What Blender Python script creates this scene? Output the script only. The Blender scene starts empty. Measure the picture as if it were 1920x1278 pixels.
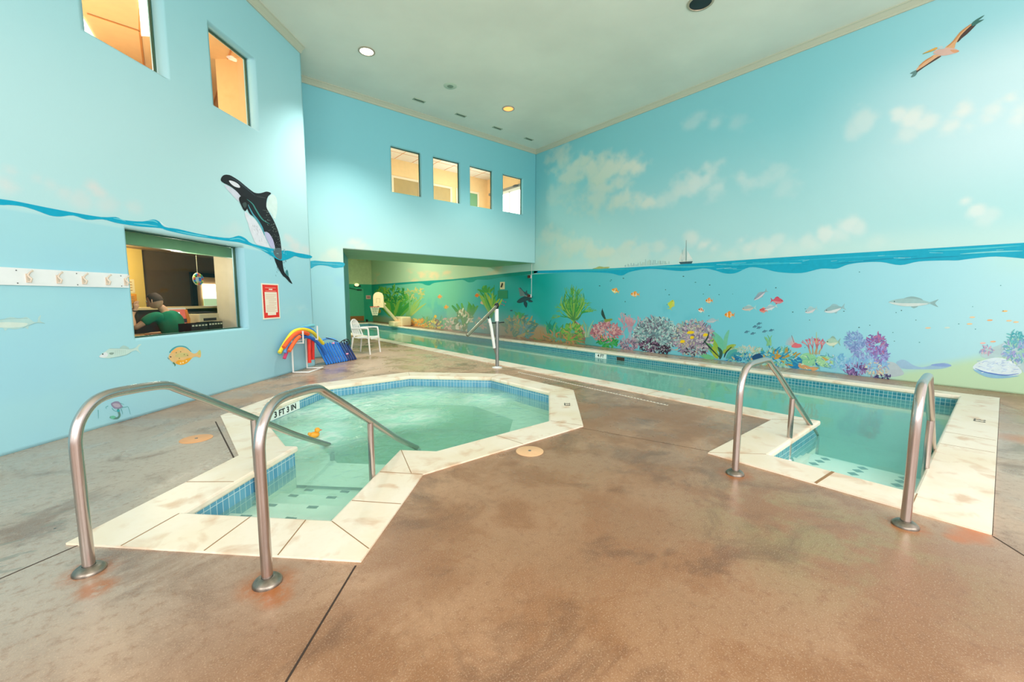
import bpy, bmesh, math, random
import numpy as np
from mathutils import Vector, Matrix
from mathutils.geometry import tessellate_polygon
random.seed(7); rng = np.random.default_rng(7)
PI = math.pi; S2 = 2**.5
SC = bpy.context.scene; COL = SC.collection

# ------------------------------------------------------------------ camera
F_PX, YAW, PIT, ROL, CH = 770.82, math.radians(39.956), math.radians(5.934), math.radians(0.089), 1.38
def cam_axes():
    cy, sy = math.cos(YAW), math.sin(YAW)
    fw = Vector((sy*math.cos(PIT), cy*math.cos(PIT), -math.sin(PIT)))
    rt = Vector((cy, -sy, 0)); up = rt.cross(fw)
    c, s = math.cos(ROL), math.sin(ROL)
    return c*rt+s*up, -s*rt+c*up, fw
RT, UP, FW = cam_axes()
cd = bpy.data.cameras.new('camera'); cd.lens = F_PX/1920*36; cd.sensor_width = 36; cd.clip_start = .05; cd.clip_end = 200
cam = bpy.data.objects.new('camera', cd); COL.objects.link(cam)
cam.matrix_world = Matrix(((RT.x, UP.x, -FW.x, 0), (RT.y, UP.y, -FW.y, 0), (RT.z, UP.z, -FW.z, CH), (0, 0, 0, 1)))
SC.camera = cam

# ------------------------------------------------------------------ world, exposure, big lights
SC.view_settings.view_transform = 'Standard'; SC.view_settings.look = 'None'
SC.view_settings.exposure = 0.2; SC.view_settings.gamma = 1.0; SC.view_settings.use_curve_mapping = False
W = bpy.data.worlds.new('world'); SC.world = W; W.use_nodes = True
W.node_tree.nodes['Background'].inputs[0].default_value = (1.0, .97, .93, 1)
W.node_tree.nodes['Background'].inputs[1].default_value = 1.3
def area(name, loc, target, sx, sy, power, col=(1, 1, 1), spread=PI):
    l = bpy.data.lights.new(name, 'AREA'); l.shape = 'RECTANGLE'; l.size = sx; l.size_y = sy; l.energy = power; l.color = col; l.spread = spread
    o = bpy.data.objects.new(name, l); COL.objects.link(o); o.location = loc
    o.rotation_euler = (Vector(target)-Vector(loc)).to_track_quat('-Z', 'Y').to_euler(); return o
area('window_light', (1.0, -3.6, 2.6), (4.5, 5.0, 4.6), 7, 3.0, 330, (1, .985, .96))  # added fill behind the camera, tilted up to brighten the ceiling
area('side_window_light', (-4.6, -1.2, 3.0), (3.5, 4.0, .8), 3.5, 2.6, 150, (1, .98, .95))  # second added fill, out of view to the left
area('skylight_far_room', (6.6, 17.5, 4.4), (7.2, 17.5, 0), 3.0, 8.0, 520, (1, .95, .80))

# ------------------------------------------------------------------ unprojection of a picture point on to a real plane of the room
def ray(x, y): x, y = float(x), float(y); return (x-960)/F_PX*RT-(y-639)/F_PX*UP+FW
CAM0 = Vector((0, 0, CH))
def on_z(x, y, z=0): d = ray(x, y); return CAM0+d*((z-CH)/d.z)
def on_x(x, y, X): d = ray(x, y); return CAM0+d*(X/d.x)
def on_y(x, y, Y): d = ray(x, y); return CAM0+d*(Y/d.y)
def on_d(x, y, c): d = ray(x, y); return CAM0+d*(c/(d.y-d.x))     # plane y - x = c

# room constants
RX = 9.46; MY = 10.10; LD = 6.713; CZ = 6.10; WZ = -.165
def SD(s, d, z=0): D = LD/S2+d; return Vector(((s-D)/S2, (s+D)/S2, z))       # along / behind the left wall

# ------------------------------------------------------------------ materials
def lin(c):
    if isinstance(c, str): c = tuple(int(c[i:i+2], 16) for i in (0, 2, 4))
    if max(c) > 1: c = tuple(v/255 for v in c)
    return tuple(((v+.055)/1.055)**2.4 if v > .04045 else v/12.92 for v in c)+(1,)
MATS = {}
def mat(name, col, rough=.5, metal=0, emit=0, noise=0, nscale=8, bump=0, bscale=40, spec=.5, coat=0, trans=0, alpha=1):
    if name in MATS: return MATS[name]
    m = bpy.data.materials.new(name); m.use_nodes = True; nt = m.node_tree; b = nt.nodes['Principled BSDF']
    b.inputs['Base Color'].default_value = lin(col); b.inputs['Roughness'].default_value = rough; b.inputs['Metallic'].default_value = metal
    b.inputs['Specular IOR Level'].default_value = spec; b.inputs['Coat Weight'].default_value = coat
    b.inputs['Transmission Weight'].default_value = trans
    if emit: b.inputs['Emission Color'].default_value = lin(col); b.inputs['Emission Strength'].default_value = emit
    tc = nt.nodes.new('ShaderNodeTexCoord')
    if noise:
        n = nt.nodes.new('ShaderNodeTexNoise'); n.inputs['Scale'].default_value = nscale; n.inputs['Detail'].default_value = 5
        nt.links.new(tc.outputs['Object'], n.inputs['Vector'])
        r = nt.nodes.new('ShaderNodeMapRange'); r.inputs['From Min'].default_value = .3; r.inputs['From Max'].default_value = .7
        r.inputs['To Min'].default_value = 1-noise; r.inputs['To Max'].default_value = 1+noise
        nt.links.new(n.outputs['Fac'], r.inputs['Value'])
        mx = nt.nodes.new('ShaderNodeMix'); mx.data_type = 'RGBA'; mx.blend_type = 'MULTIPLY'; mx.inputs[0].default_value = 1
        mx.inputs[6].default_value = lin(col); nt.links.new(r.outputs[0], mx.inputs[7]); nt.links.new(mx.outputs[2], b.inputs['Base Color'])
    if bump:
        n = nt.nodes.new('ShaderNodeTexNoise'); n.inputs['Scale'].default_value = bscale; n.inputs['Detail'].default_value = 4
        nt.links.new(tc.outputs['Object'], n.inputs['Vector'])
        bp = nt.nodes.new('ShaderNodeBump'); bp.inputs['Strength'].default_value = bump; bp.inputs['Distance'].default_value = .01
        nt.links.new(n.outputs['Fac'], bp.inputs['Height']); nt.links.new(bp.outputs[0], b.inputs['Normal'])
    MATS[name] = m; return m
def paint(c):                                                      # flat mural paint of one colour
    if not isinstance(c, str): c = '%02x%02x%02x' % tuple(int(v) for v in c)
    return mat('mural_paint_'+c, c, rough=.62, noise=.05, nscale=14, spec=.3)

def wallpaint():                                                   # painted block wall, pigment from the mural grid
    m = bpy.data.materials.new('mural_wall_paint'); m.use_nodes = True; nt = m.node_tree; b = nt.nodes['Principled BSDF']
    a = nt.nodes.new('ShaderNodeAttribute'); a.attribute_name = 'pigment'
    tc = nt.nodes.new('ShaderNodeTexCoord')
    n = nt.nodes.new('ShaderNodeTexNoise'); n.inputs['Scale'].default_value = 60; n.inputs['Detail'].default_value = 3
    nt.links.new(tc.outputs['Object'], n.inputs['Vector'])
    bp = nt.nodes.new('ShaderNodeBump'); bp.inputs['Strength'].default_value = .06; bp.inputs['Distance'].default_value = .01
    nt.links.new(n.outputs['Fac'], bp.inputs['Height']); nt.links.new(bp.outputs[0], b.inputs['Normal'])
    nt.links.new(a.outputs['Color'], b.inputs['Base Color']); b.inputs['Roughness'].default_value = .5; b.inputs['Specular IOR Level'].default_value = .35
    return m
M_WALL = wallpaint()

# ------------------------------------------------------------------ mesh helper
class MB:
    def __init__(s): s.v = []; s.f = []; s.m = []; s.mats = []; s.smooth = []
    def mi(s, m):
        if m not in s.mats: s.mats.append(m)
        return s.mats.index(m)
    def add(s, vs, fs, m, sm=False):
        o = len(s.v); k = s.mi(m); s.v += [tuple(p) for p in vs]
        for f in fs: s.f.append([i+o for i in f]); s.m.append(k); s.smooth.append(sm)
        return s
    def box(s, c, d, m, rot=None, bev=0):
        bm = bmesh.new(); bmesh.ops.create_cube(bm, size=1)
        for v in bm.verts: v.co = Vector((v.co.x*d[0], v.co.y*d[1], v.co.z*d[2]))
        if bev: bmesh.ops.bevel(bm, geom=bm.edges[:]+bm.verts[:], offset=bev, segments=3, affect='EDGES', profile=.6)
        R = rot if rot is not None else Matrix.Identity(3)
        if isinstance(R, (int, float)): R = Matrix.Rotation(R, 3, 'Z')
        c = Vector(c); bm.verts.index_update()
        s.add([R @ v.co+c for v in bm.verts], [[v.index for v in f.verts] for f in bm.faces], m, bool(bev)); bm.free(); return s
    def bx(s, a, b, m, bev=0):
        a, b = Vector(a), Vector(b); return s.box((a+b)/2, [abs(x) for x in (b-a)], m, bev=bev)
    def prism(s, pts, z0, z1, m, bottom=True):                      # horizontal outline
        n = len(pts); vs = [(p[0], p[1], z0) for p in pts]+[(p[0], p[1], z1) for p in pts]
        tri = tessellate_polygon([[Vector((p[0], p[1], 0)) for p in pts]])
        fs = [[a+n, b+n, c+n] for a, b, c in tri]
        if bottom: fs += [[c, b, a] for a, b, c in tri]
        fs += [[i, (i+1) % n, (i+1) % n+n, i+n] for i in range(n)]
        return s.add(vs, fs, m)
    def slab(s, pts, nrm, m):                                       # 3d planar outline extruded by the vector nrm
        n = len(pts); P = [Vector(p) for p in pts]; N = Vector(nrm)
        tri = tessellate_polygon([P])
        s.add(P+[p+N for p in P], [[a, b, c] for a, b, c in tri]+[[c+n, b+n, a+n] for a, b, c in tri]+[[i, (i+1) % n, (i+1) % n+n, i+n] for i in range(n)], m)
        return s
    def tube(s, path, r, m, seg=16, cap=True, closed=False):
        P = [Vector(p) for p in path]; n = len(P); R = r if isinstance(r, (list, tuple)) else [r]*n
        t0 = (P[1]-P[0]).normalized(); a = Vector((0, 0, 1)) if abs(t0.z) < .9 else Vector((1, 0, 0))
        u = t0.cross(a).normalized(); vs = []
        for i in range(n):
            if closed: t = (P[(i+1) % n]-P[i-1]).normalized()
            else: t = ((P[min(i+1, n-1)]-P[i]).normalized()+(P[i]-P[max(i-1, 0)]).normalized()).normalized()
            u = (u-t*u.dot(t)).normalized(); w = t.cross(u)
            vs += [P[i]+R[i]*(math.cos(2*PI*k/seg)*u+math.sin(2*PI*k/seg)*w) for k in range(seg)]
        fs = [[i*seg+k, i*seg+(k+1) % seg, ((i+1) % n)*seg+(k+1) % seg, ((i+1) % n)*seg+k] for i in range(n if closed else n-1) for k in range(seg)]
        if cap and not closed: fs += [list(range(seg))[::-1], [(n-1)*seg+k for k in range(seg)]]
        return s.add(vs, fs, m, True)
    def lathe(s, prof, c, m, seg=32, rot=None):
        c = Vector(c); R = rot if rot is not None else Matrix.Identity(3)
        vs = [R @ Vector((r*math.cos(2*PI*k/seg), r*math.sin(2*PI*k/seg), z))+c for r, z in prof for k in range(seg)]
        fs = [[i*seg+k, i*seg+(k+1) % seg, (i+1)*seg+(k+1) % seg, (i+1)*seg+k] for i in range(len(prof)-1) for k in range(seg)]
        return s.add(vs, fs, m, True)
    def ball(s, c, r, m, seg=16, rot=None):
        r = r if isinstance(r, (tuple, list)) else (r, r, r); c = Vector(c); R = rot or Matrix.Identity(3); vs = []; rg = seg//2
        for i in range(rg+1):
            a = PI*i/rg
            vs += [R @ Vector((r[0]*math.sin(a)*math.cos(2*PI*k/seg), r[1]*math.sin(a)*math.sin(2*PI*k/seg), r[2]*math.cos(a)))+c for k in range(seg)]
        fs = [[i*seg+k, i*seg+(k+1) % seg, (i+1)*seg+(k+1) % seg, (i+1)*seg+k] for i in range(rg) for k in range(seg)]
        return s.add(vs, fs, m, True)
    def build(s, name, parent=None, label=None, origin=None):
        me = bpy.data.meshes.new(name); me.from_pydata(s.v, [], s.f)
        for m in s.mats: me.materials.append(m)
        me.polygons.foreach_set('material_index', s.m); me.polygons.foreach_set('use_smooth', s.smooth)
        bm = bmesh.new(); bm.from_mesh(me); bmesh.ops.remove_doubles(bm, verts=bm.verts, dist=1e-5); bmesh.ops.recalc_face_normals(bm, faces=bm.faces); bm.to_mesh(me); bm.free()
        if any(s.smooth):
            try: me.set_sharp_from_angle(angle=math.radians(42))
            except Exception: pass
        o = bpy.data.objects.new(name, me); COL.objects.link(o)
        if parent is not None:
            o.parent = parent
            inv = PM[parent.name] if parent.name in PM else None
            if inv is not None: me.transform(inv)
        elif origin is not None:
            me.transform(Matrix.Translation(-Vector(origin))); o.location = origin; PM[o.name] = Matrix.Translation(-Vector(origin))
        if label: o['label'] = label
        return o
PM = {}                                                             # world->local of roots built away from the origin
def thing(name, loc, label, cat, group=None):
    o = bpy.data.objects.new(name, None); COL.objects.link(o); o.location = loc; o.empty_display_size = .1
    PM[o.name] = Matrix.Translation(-Vector(loc)); return tag(o, label, cat, group)
def tag(o, label, cat, group=None, kind=None):
    o['label'] = label; o['category'] = cat
    if group: o['group'] = group
    if kind: o['kind'] = kind
    return o
def struct(o, label=None):
    o['kind'] = 'structure'
    if label: o['label'] = label
    return o
def sub(parent, name, mb, label=None):                              # child of a child: same world coordinates
    root = parent
    while root.parent: root = root.parent
    o = mb.build(name); o.parent = parent
    if root.name in PM: o.data.transform(PM[root.name])
    if label: o['label'] = label
    return o
def crom(pts, k=6, closed=False):                                   # Catmull-Rom through points of any dimension
    P = [np.array(p, float) for p in pts]; n = len(P); out = []
    rngi = range(n if closed else n-1)
    for i in rngi:
        p0 = P[i-1] if (closed or i > 0) else P[0]; p1 = P[i]; p2 = P[(i+1) % n]; p3 = P[(i+2) % n] if (closed or i+2 < n) else P[-1]
        for j in range(k):
            t = j/k; out.append(.5*((2*p1)+(-p0+p2)*t+(2*p0-5*p1+4*p2-p3)*t*t+(-p0+3*p1-3*p2+p3)*t**3))
    if not closed: out.append(P[-1])
    return out

# ------------------------------------------------------------------ noise for pigment grids
def vnoise(x, y, seed=0):
    xi = np.floor(x).astype(np.int64); yi = np.floor(y).astype(np.int64); xf = x-xi; yf = y-yi
    def h(a, b):
        n = (a*374761393+b*668265263+seed*974711) & 0xffffffff; n = ((n ^ (n >> 13))*1274126177) & 0xffffffff
        return ((n ^ (n >> 16)) & 0xffff)/65535.
    u = xf*xf*(3-2*xf); v = yf*yf*(3-2*yf)
    return (h(xi, yi)*(1-u)+h(xi+1, yi)*u)*(1-v)+(h(xi, yi+1)*(1-u)+h(xi+1, yi+1)*u)*v
def fbm(x, y, seed=0, o=5):
    a = 0; s = .5; t = 0
    for i in range(o): a = a+s*vnoise(x*2**i, y*2**i, seed+i); t += s; s *= .5
    return a/t
def sm(a, b, x): t = np.clip((x-a)/(b-a), 0, 1); return t*t*(3-2*t)
def C(h): return np.array(lin(h)[:3])
def mixc(base, col, k): return base*(1-k[:, None])+np.asarray(col)[None, :]*k[:, None]

def grid_wall(name, p, nrm, u0, u1, z0, z1, th, res, holes, pig):
    """wall with rectangular holes; p(u,z)->front point, nrm = vector to its back; pig(u,z) -> rgb pigment"""
    def lines(a, b, extra):
        L = set(np.round(np.linspace(a, b, max(2, int((b-a)/res)+1)), 4)); L = {x for x in L if all(abs(x-e) > res*.4 for e in extra)} | set(extra) | {a, b}
        return np.array(sorted(L))
    ex = [h[i] for h in holes for i in (0, 1) if u0 < h[i] < u1]; ez = [h[i] for h in holes for i in (2, 3) if z0 < h[i] < z1]
    U = lines(u0, u1, ex); Z = lines(z0, z1, ez); nu, nz = len(U), len(Z)
    UU, ZZ = np.meshgrid(U, Z, indexing='ij'); uf, zf = UU.ravel(), ZZ.ravel()
    A = np.array(p(0, 0)); Bu = np.array(p(1, 0))-A; Bz = np.array(p(0, 1))-A
    V = A[None, :]+uf[:, None]*Bu+zf[:, None]*Bz; VB = V+np.array(nrm)*th
    uc = (U[:-1]+U[1:])/2; zc = (Z[:-1]+Z[1:])/2
    solid = np.ones((nu-1, nz-1), bool)
    for a, b, c, d in holes: solid &= ~(((uc > a) & (uc < b))[:, None] & ((zc > c) & (zc < d))[None, :])
    idx = np.arange(nu*nz).reshape(nu, nz); N = nu*nz
    q = np.stack([idx[:-1, :-1], idx[1:, :-1], idx[1:, 1:], idx[:-1, 1:]], -1)[solid]
    faces = [q, q[:, ::-1]+N]; pad = np.pad(solid, 1)
    s = pad[1:-1, 1:-1]
    for sh, (a, b) in (((0, -1), (idx[:-1, :-1], idx[1:, :-1])), ((0, 1), (idx[1:, 1:], idx[:-1, 1:])), ((-1, 0), (idx[:-1, 1:], idx[:-1, :-1])), ((1, 0), (idx[1:, :-1], idx[1:, 1:]))):
        nb = pad[1+sh[0]:pad.shape[0]-1+sh[0], 1+sh[1]:pad.shape[1]-1+sh[1]]; k = s & ~nb
        faces.append(np.stack([a[k], a[k]+N, b[k]+N, b[k]], -1))
    F = np.concatenate(faces); me = bpy.data.meshes.new(name)
    me.vertices.add(2*N); me.vertices.foreach_set('co', np.concatenate([V, VB]).ravel())
    me.loops.add(F.size); me.loops.foreach_set('vertex_index', F.ravel().astype(np.int32))
    me.polygons.add(len(F)); me.polygons.foreach_set('loop_start', np.arange(0, F.size, 4, dtype=np.int32)); me.update(calc_edges=True)
    col = np.clip(pig(uf, zf), 0, 1); ca = me.color_attributes.new('pigment', 'FLOAT_COLOR', 'POINT')
    full = np.ones((2*N, 4)); full[:N, :3] = col; full[N:, :3] = col
    ca.data.foreach_set('color', full.ravel()); me.materials.append(M_WALL)
    o = bpy.data.objects.new(name, me); COL.objects.link(o); struct(o); return o

def puffs(proj, lst, uf, zf, seed, k=1.):
    """soft painted cumulus: union of puffs given in picture points (x, y, radius px, strength)"""
    m = np.zeros_like(uf); lit = np.zeros_like(uf)
    n1 = fbm(uf*1.6, zf*2.0, seed)-.5; n2 = fbm(uf*5, zf*6, seed+9, 5)-.5
    for x, y, r, s in lst:
        a = proj(x, y); b = proj(x+4, y); R = r/4*math.hypot(b[0]-a[0], b[1]-a[1]); Rz = r*.9*abs(proj(x, y+4)[1]-a[1])/4
        R = min(R, Rz*1.9)*1.7; Rz *= 1.45
        du = (uf-a[0])/R; dz = (zf-a[1])/Rz; d = np.sqrt(du*du+dz*dz)+n1*1.5+n2*.9
        q = sm(1.05, .15, d)*s; lit = np.where(q > m, np.clip(.5+dz*.6, 0, 1), lit); m = np.maximum(m, q)
    return m*k, lit

# ------------------------------------------------------------------ pigment of the three walls
rp = lambda x, y: (lambda P: (P.y, P.z))(on_x(x, y, RX))
def pig_right(u, z):
    n = fbm(u*.35, z*.5, 3); n2 = fbm(u*1.5, z*1.5, 5)
    far = sm(8.5, 11.5, u); near = sm(3.0, -.5, u)
    sky_hi = mixc(np.tile(C('82c6d0'), (len(u), 1)), C('79c3cb'), sm(5, 10, u)); sky_hi = mixc(sky_hi, C('a3d5e0'), near*.8)
    sky_lo = mixc(np.tile(C('b0dbdf'), (len(u), 1)), C('b0d9d2'), sm(5, 10, u))
    t = sm(5.4, 2.3, z+.5*(n-.5)); c = sky_hi*(1-t[:, None])+sky_lo*t[:, None]
    c = mixc(c, C('d3e9f0'), near*sm(5.6, 4.6, z)*sm(2.6, 3.8, z)*.75)
    CL = [(1050, 300, 22, .7), (1075, 325, 24, .75), (1095, 300, 18, .85), (1110, 318, 26, .9), (1145, 318, 24, .95), (1175, 313, 20, 1), (1195, 316, 16, 1), (1125, 345, 28, .6), (1150, 350, 26, .75),
          (1120, 372, 30, .65), (1160, 372, 26, .8), (1190, 378, 20, .9), (1210, 382, 12, .9), (1060, 355, 22, .35),
          (1260, 372, 14, .45), (1285, 355, 20, .6), (1305, 345, 22, .7), (1325, 335, 22, .65), (1345, 352, 22, .45), (1240, 378, 10, .5),
          (1388, 335, 18, .5), (1405, 345, 18, .4), (1440, 335, 22, .3), (1480, 350, 24, .25),
          (1030, 450, 20, .7), (1050, 445, 18, .65), (1075, 465, 20, .8), (1110, 478, 22, .8), (1135, 475, 16, 1), (1030, 480, 26, .5), (1170, 465, 16, .7), (1185, 455, 12, .8), (1200, 475, 20, .55), (1235, 465, 16, .6), (1160, 485, 24, .6), (1260, 480, 18, .4),
          (1300, 450, 14, .7), (1322, 458, 14, .85), (1340, 465, 14, .6), (1390, 450, 12, .7), (1400, 462, 16, .75), (1430, 464, 16, .6), (1455, 452, 12, .5), (1480, 470, 18, .35), (1370, 475, 18, .35),
          (1545, 440, 14, .75), (1520, 455, 16, .55), (1590, 422, 16, .7), (1610, 428, 14, .6), (1575, 440, 16, .5), (1650, 452, 18, .3),
          (1685, 215, 14, .75), (1710, 225, 22, .8), (1735, 230, 24, .7), (1700, 250, 24, .5), (1805, 210, 22, .9), (1790, 235, 24, .7), (1815, 238, 20, .6), (1895, 185, 18, .95), (1870, 205, 24, .8), (1910, 215, 26, .7), (1850, 225, 20, .6),
          (1620, 232, 20, .45), (1600, 245, 20, .4), (1810, 375, 13, .8), (1832, 392, 14, .7), (1850, 405, 16, .4), (1300, 230, 16, .3), (1340, 232, 16, .3), (1380, 228, 14, .2)]
    m, lit = puffs(rp, CL, u, z, 11)
    cc = C('c9d8c6')[None, :]*(1-sm(8, 4, u))[:, None]+C('e6e8e6')[None, :]*sm(8, 4, u)[:, None]
    cc = cc*(1-.35*lit[:, None])+C('f6eadb')[None, :]*.35*lit[:, None]
    c = c*(1-m[:, None]*.85)+cc*m[:, None]*.85
    c = mixc(c, C('d8e8dc'), sm(2.65, 2.25, z)*.3)
    # far hall's upper wall: cream paint greened with the hall's yellowish-green light
    c = mixc(c, C('b9cc9f'), sm(10.5, 14, u)*.8); c = mixc(c, C('efc79a'), sm(.55, .75, fbm(u*.8, z*2, 31))*sm(10.5, 12, u)*sm(3.0, 2.5, z)*.7)
    # sea; past the corner the far hall's greenish light is mixed into its colour
    sea = np.tile(C('76c8d8'), (len(u), 1)); sea = mixc(sea, C('9dd6e4'), sm(3.6, 1.2, u)); sea = mixc(sea, C('b2dfe8'), sm(1.6, -.4, u))
    sea = mixc(sea, C('52b8c2'), sm(5.5, 8.0, u)); sea = mixc(sea, C('0aa49f'), sm(8.2, 9.8, u)*sm(16.5, 11, u)); sea = mixc(sea, C('7cc6a6'), sm(12.5, 15.5, u)*sm(24, 19, u)); sea = mixc(sea, C('149f84'), sm(21.5, 23.5, u))
    sea = mixc(sea, C('2ba8bd'), sm(.52, .7, n2)*sm(1.6, .9, z)*sm(3.5, 6, u)*.4)
    sea = mixc(sea, C('b9dfd0'), sm(.5, -.2, u)*sm(1.5, 2.1, z)*.5)
    # sea bed
    bh = .30+.22*fbm(u*1.1, u*0, 41)
    sea = mixc(sea, C('b48a52'), sm(bh+.16, bh-.02, z)*sm(8.6, 10, u)*sm(14, 11, u)*.85)
    sea = mixc(sea, C('6f9a62'), sm(bh+.1, bh-.1, z)*sm(7.0, 8.2, u)*sm(9.4, 8.6, u)*.6)
    sea = mixc(sea, C('c8a860'), sm(bh+.05, bh-.2, z)*sm(13.5, 16, u)*.45)
    gy = np.interp(u, [-1, -.2, .2, .7, 1.2], [.72, .62, .5, .3, .12])
    sea = mixc(sea, C('bfdcae'), sm(gy+.1, gy-.12, z)*sm(1.55, .9, u)*.85)
    sea = mixc(sea, C('7cc9dc'), sm(.55, .1, z)*sm(1.2, 2, u)*sm(4.6, 3.6, u)*.5)
    k = sm(2.168, 2.18, z); out = sea*(1-k[:, None])+c*k[:, None]
    return out
lp = lambda x, y: (lambda P: ((P.x+P.y)/S2, P.z))(on_d(x, y, LD))
def pig_left(u, z):
    n = fbm(u*.4+9, z*.5, 13)
    hi = np.tile(C('97ced8'), (len(u), 1)); t = sm(5.6, 3.2, z+.8*(n-.5)+.12*(5.7-u)); c = mixc(hi, C('b7dee4'), t)
    CL = [(10, 345, 22, .7), (20, 320, 14, .5), (70, 335, 14, .6), (95, 345, 20, .6), (120, 360, 20, .5), (175, 350, 12, .9), (183, 360, 12, .8), (150, 375, 22, .5), (200, 385, 18, .5), (255, 390, 12, .4),
          (545, 450, 10, .7), (552, 462, 12, .8), (560, 475, 12, .8), (575, 470, 12, .7), (535, 470, 10, .5), (440, 430, 14, .3)]
    m, lit = puffs(lp, CL, u, z, 17); c = mixc(c, C('e3dcdc'), m*.75)
    sea = np.tile(C('9fd4e4'), (len(u), 1)); sea = mixc(sea, C('a4d8e2'), sm(.35, .65, fbm(u*.9, z*1.4, 19))*.7)
    sea = mixc(sea, C('c4e4ea'), sm(.62, .75, fbm(u*1.7, z*2.5, 23))*sm(6.5, 7.7, u)*.5)
    k = sm(2.15, 2.17, z); return sea*(1-k[:, None])+c*k[:, None]
mp = lambda x, y: (lambda P: (P.x, P.z))(on_y(x, y, MY))
def pig_mid(u, z):
    n = fbm(u*.4+4, z*.6, 27)
    c = np.tile(C('82c8d4'), (len(u), 1)); c = mixc(c, C('76c2cc'), sm(6, 9.4, u)); c = mixc(c, C('addbdf'), sm(4.9, 2.9, z+.7*(n-.5))); c = mixc(c, C('c6e4da'), sm(3.2, 2.3, z)*sm(5.5, 3.2, u)*.6)
    CL = [(668, 455, 12, .9), (676, 462, 12, .8), (655, 470, 12, .6), (624, 474, 10, .9), (632, 482, 12, .7), (690, 466, 10, .5), (610, 484, 12, .6)]
    m, lit = puffs(mp, CL, u, z, 29); c = mixc(c, C('dfe3d6'), m*.7)
    sea = np.tile(C('9fd4e4'), (len(u), 1)); sea = mixc(sea, C('a4dae2'), sm(.4, .6, fbm(u*1.2, z*1.4, 33)))
    k = sm(2.19, 2.21, z); return sea*(1-k[:, None])+c*k[:, None]

wall_right = grid_wall('wall_right', lambda u, z: (RX, u, z), (1, 0, 0), -2.6, 24.3, 0, CZ, .15, .03, [], pig_right)
wl_holes = [(4.10, 5.028, 4.085, 5.2), (5.73, 6.645, 4.085, 5.2), (4.317, 6.132, .905, 2.165)]
A0 = SD(0, 0); wall_left = grid_wall('wall_left', lambda u, z: (A0.x+u/S2, A0.y+u/S2, z), (-1/S2, 1/S2, 0), -1.2, 7.942, 0, CZ, .2, .035, wl_holes, pig_left)
MW = [(4.525, 5.355), (5.705, 6.565), (6.885, 7.72), (8.09, 8.915)]
wall_middle = grid_wall('wall_middle', lambda u, z: (u, MY, z), (0, 1, 0), 1.15, RX, 0, CZ, .13, .035, [(a, b, 4.03, 5.15) for a, b in MW]+[(3.27, RX+1, -1, 2.54)], pig_mid)
wall_right['label'] = 'long right wall painted with a sea mural'; wall_left['label'] = 'left wall with mural and reception window'; wall_middle['label'] = 'middle wall over the low opening with four windows'

m_teal = mat('teal_paint', '5fbcc8', .5, noise=.05); m_ltblue = mat('light_blue_paint', 'a6dae2', .5, noise=.04)
# ------------------------------------------------------------------ shell: return wall, passage, far hall
m_green = mat('green_wall_paint', '8fbf96', .55, noise=.06, nscale=2)
m_dteal = mat('far_hall_teal', '25a37f', .5, noise=.08, nscale=2)
m_cream = mat('cream_upper_paint', 'bcc998', .55, noise=.06)
b = MB(); P0 = Vector((2.26, 8.975, 0)); b.slab([P0, (1.15, 10.09, 0), (1.15, 10.09, CZ), (P0.x, P0.y, CZ)], (-.06, -.06, 0), m_ltblue); struct(b.build('wall_return'))
b = MB(); b.prism([(3.27, 10.235), (4.22, 12.62), (3.9, 12.62), (2.9, 10.235)], 0, 2.54, mat('passage_teal_paint', '2f9fae', .5, noise=.15, nscale=3)); pj = struct(b.build('wall_passage'), 'slanting teal jamb of the low opening')
b = MB(); b.bx((2.9, 10.235, 2.54), (RX, 12.62, 2.72), m_green); b.bx((2.9, 10.235, 2.72), (RX, 10.24, 2.74), m_green)
struct(b.build('ceiling_passage'), 'green soffit of the low opening')
b = MB(); b.bx((3.0, 12.64, 2.72), (RX, 12.74, 4.6), m_cream); b.bx((2.9, 12.64, 0), (3.9, 12.74, 4.6), m_dteal); struct(b.build('wall_hall_front'))
b = MB(); b.bx((2.8, 12.74, 0), (2.9, 24.4, 4.6), m_dteal); struct(b.build('wall_hall_left'))
b = MB(); b.bx((2.8, 24.3, 0), (RX+.15, 24.4, 2.18), m_dteal); b.bx((2.8, 24.3, 2.18), (RX+.15, 24.4, 4.6), m_cream); struct(b.build('wall_far'), 'far end wall, teal below and cream above')
b = MB(); b.bx((2.8, 12.64, 4.6), (RX+.15, 24.4, 4.7), m_cream); struct(b.build('ceiling_hall'))
m_ceil = mat('ceiling_sage_paint', 'e0e1d3', .6, noise=.07, nscale=.7, bump=.15, bscale=9)
b = MB(); b.prism([(-8.3, -2.7), (RX+.15, -2.7), (RX+.15, MY+.13), (1.1, MY+.13), (1.1, 10.2)], CZ, CZ+.1, m_ceil)
ceiling = struct(b.build('ceiling'), 'high sage green ceiling with recessed lights')
# crown moulding
m_trim = mat('crown_moulding_paint', 'b9bda9', .5)
def mould(a, b_, nrm, name):
    a, b_, n = Vector(a), Vector(b_), Vector(nrm); prof = [(0, 0), (.02, 0), (.035, .02), (.035, .035), (.085, .085), (.1, .09), (.1, .11), (0, .11)]
    vs = [p+n*o+Vector((0, 0, CZ-.11+h)) for p in (a, b_) for o, h in prof]; k = len(prof)
    m = MB(); m.add(vs, [[i, (i+1) % k, (i+1) % k+k, i+k] for i in range(k)]+[list(range(k)), list(range(k, 2*k))], m_trim); struct(m.build(name))
mould((RX, -2.6, 0), (RX, MY, 0), (-1, 0, 0), 'trim_1'); mould((1.2, MY, 0), (RX, MY, 0), (0, -1, 0), 'trim_2')
a, b_ = SD(-1.2, 0), SD(7.942, 0); mould((a.x, a.y, 0), (b_.x, b_.y, 0), (1/S2, -1/S2, 0), 'trim_3')

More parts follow.
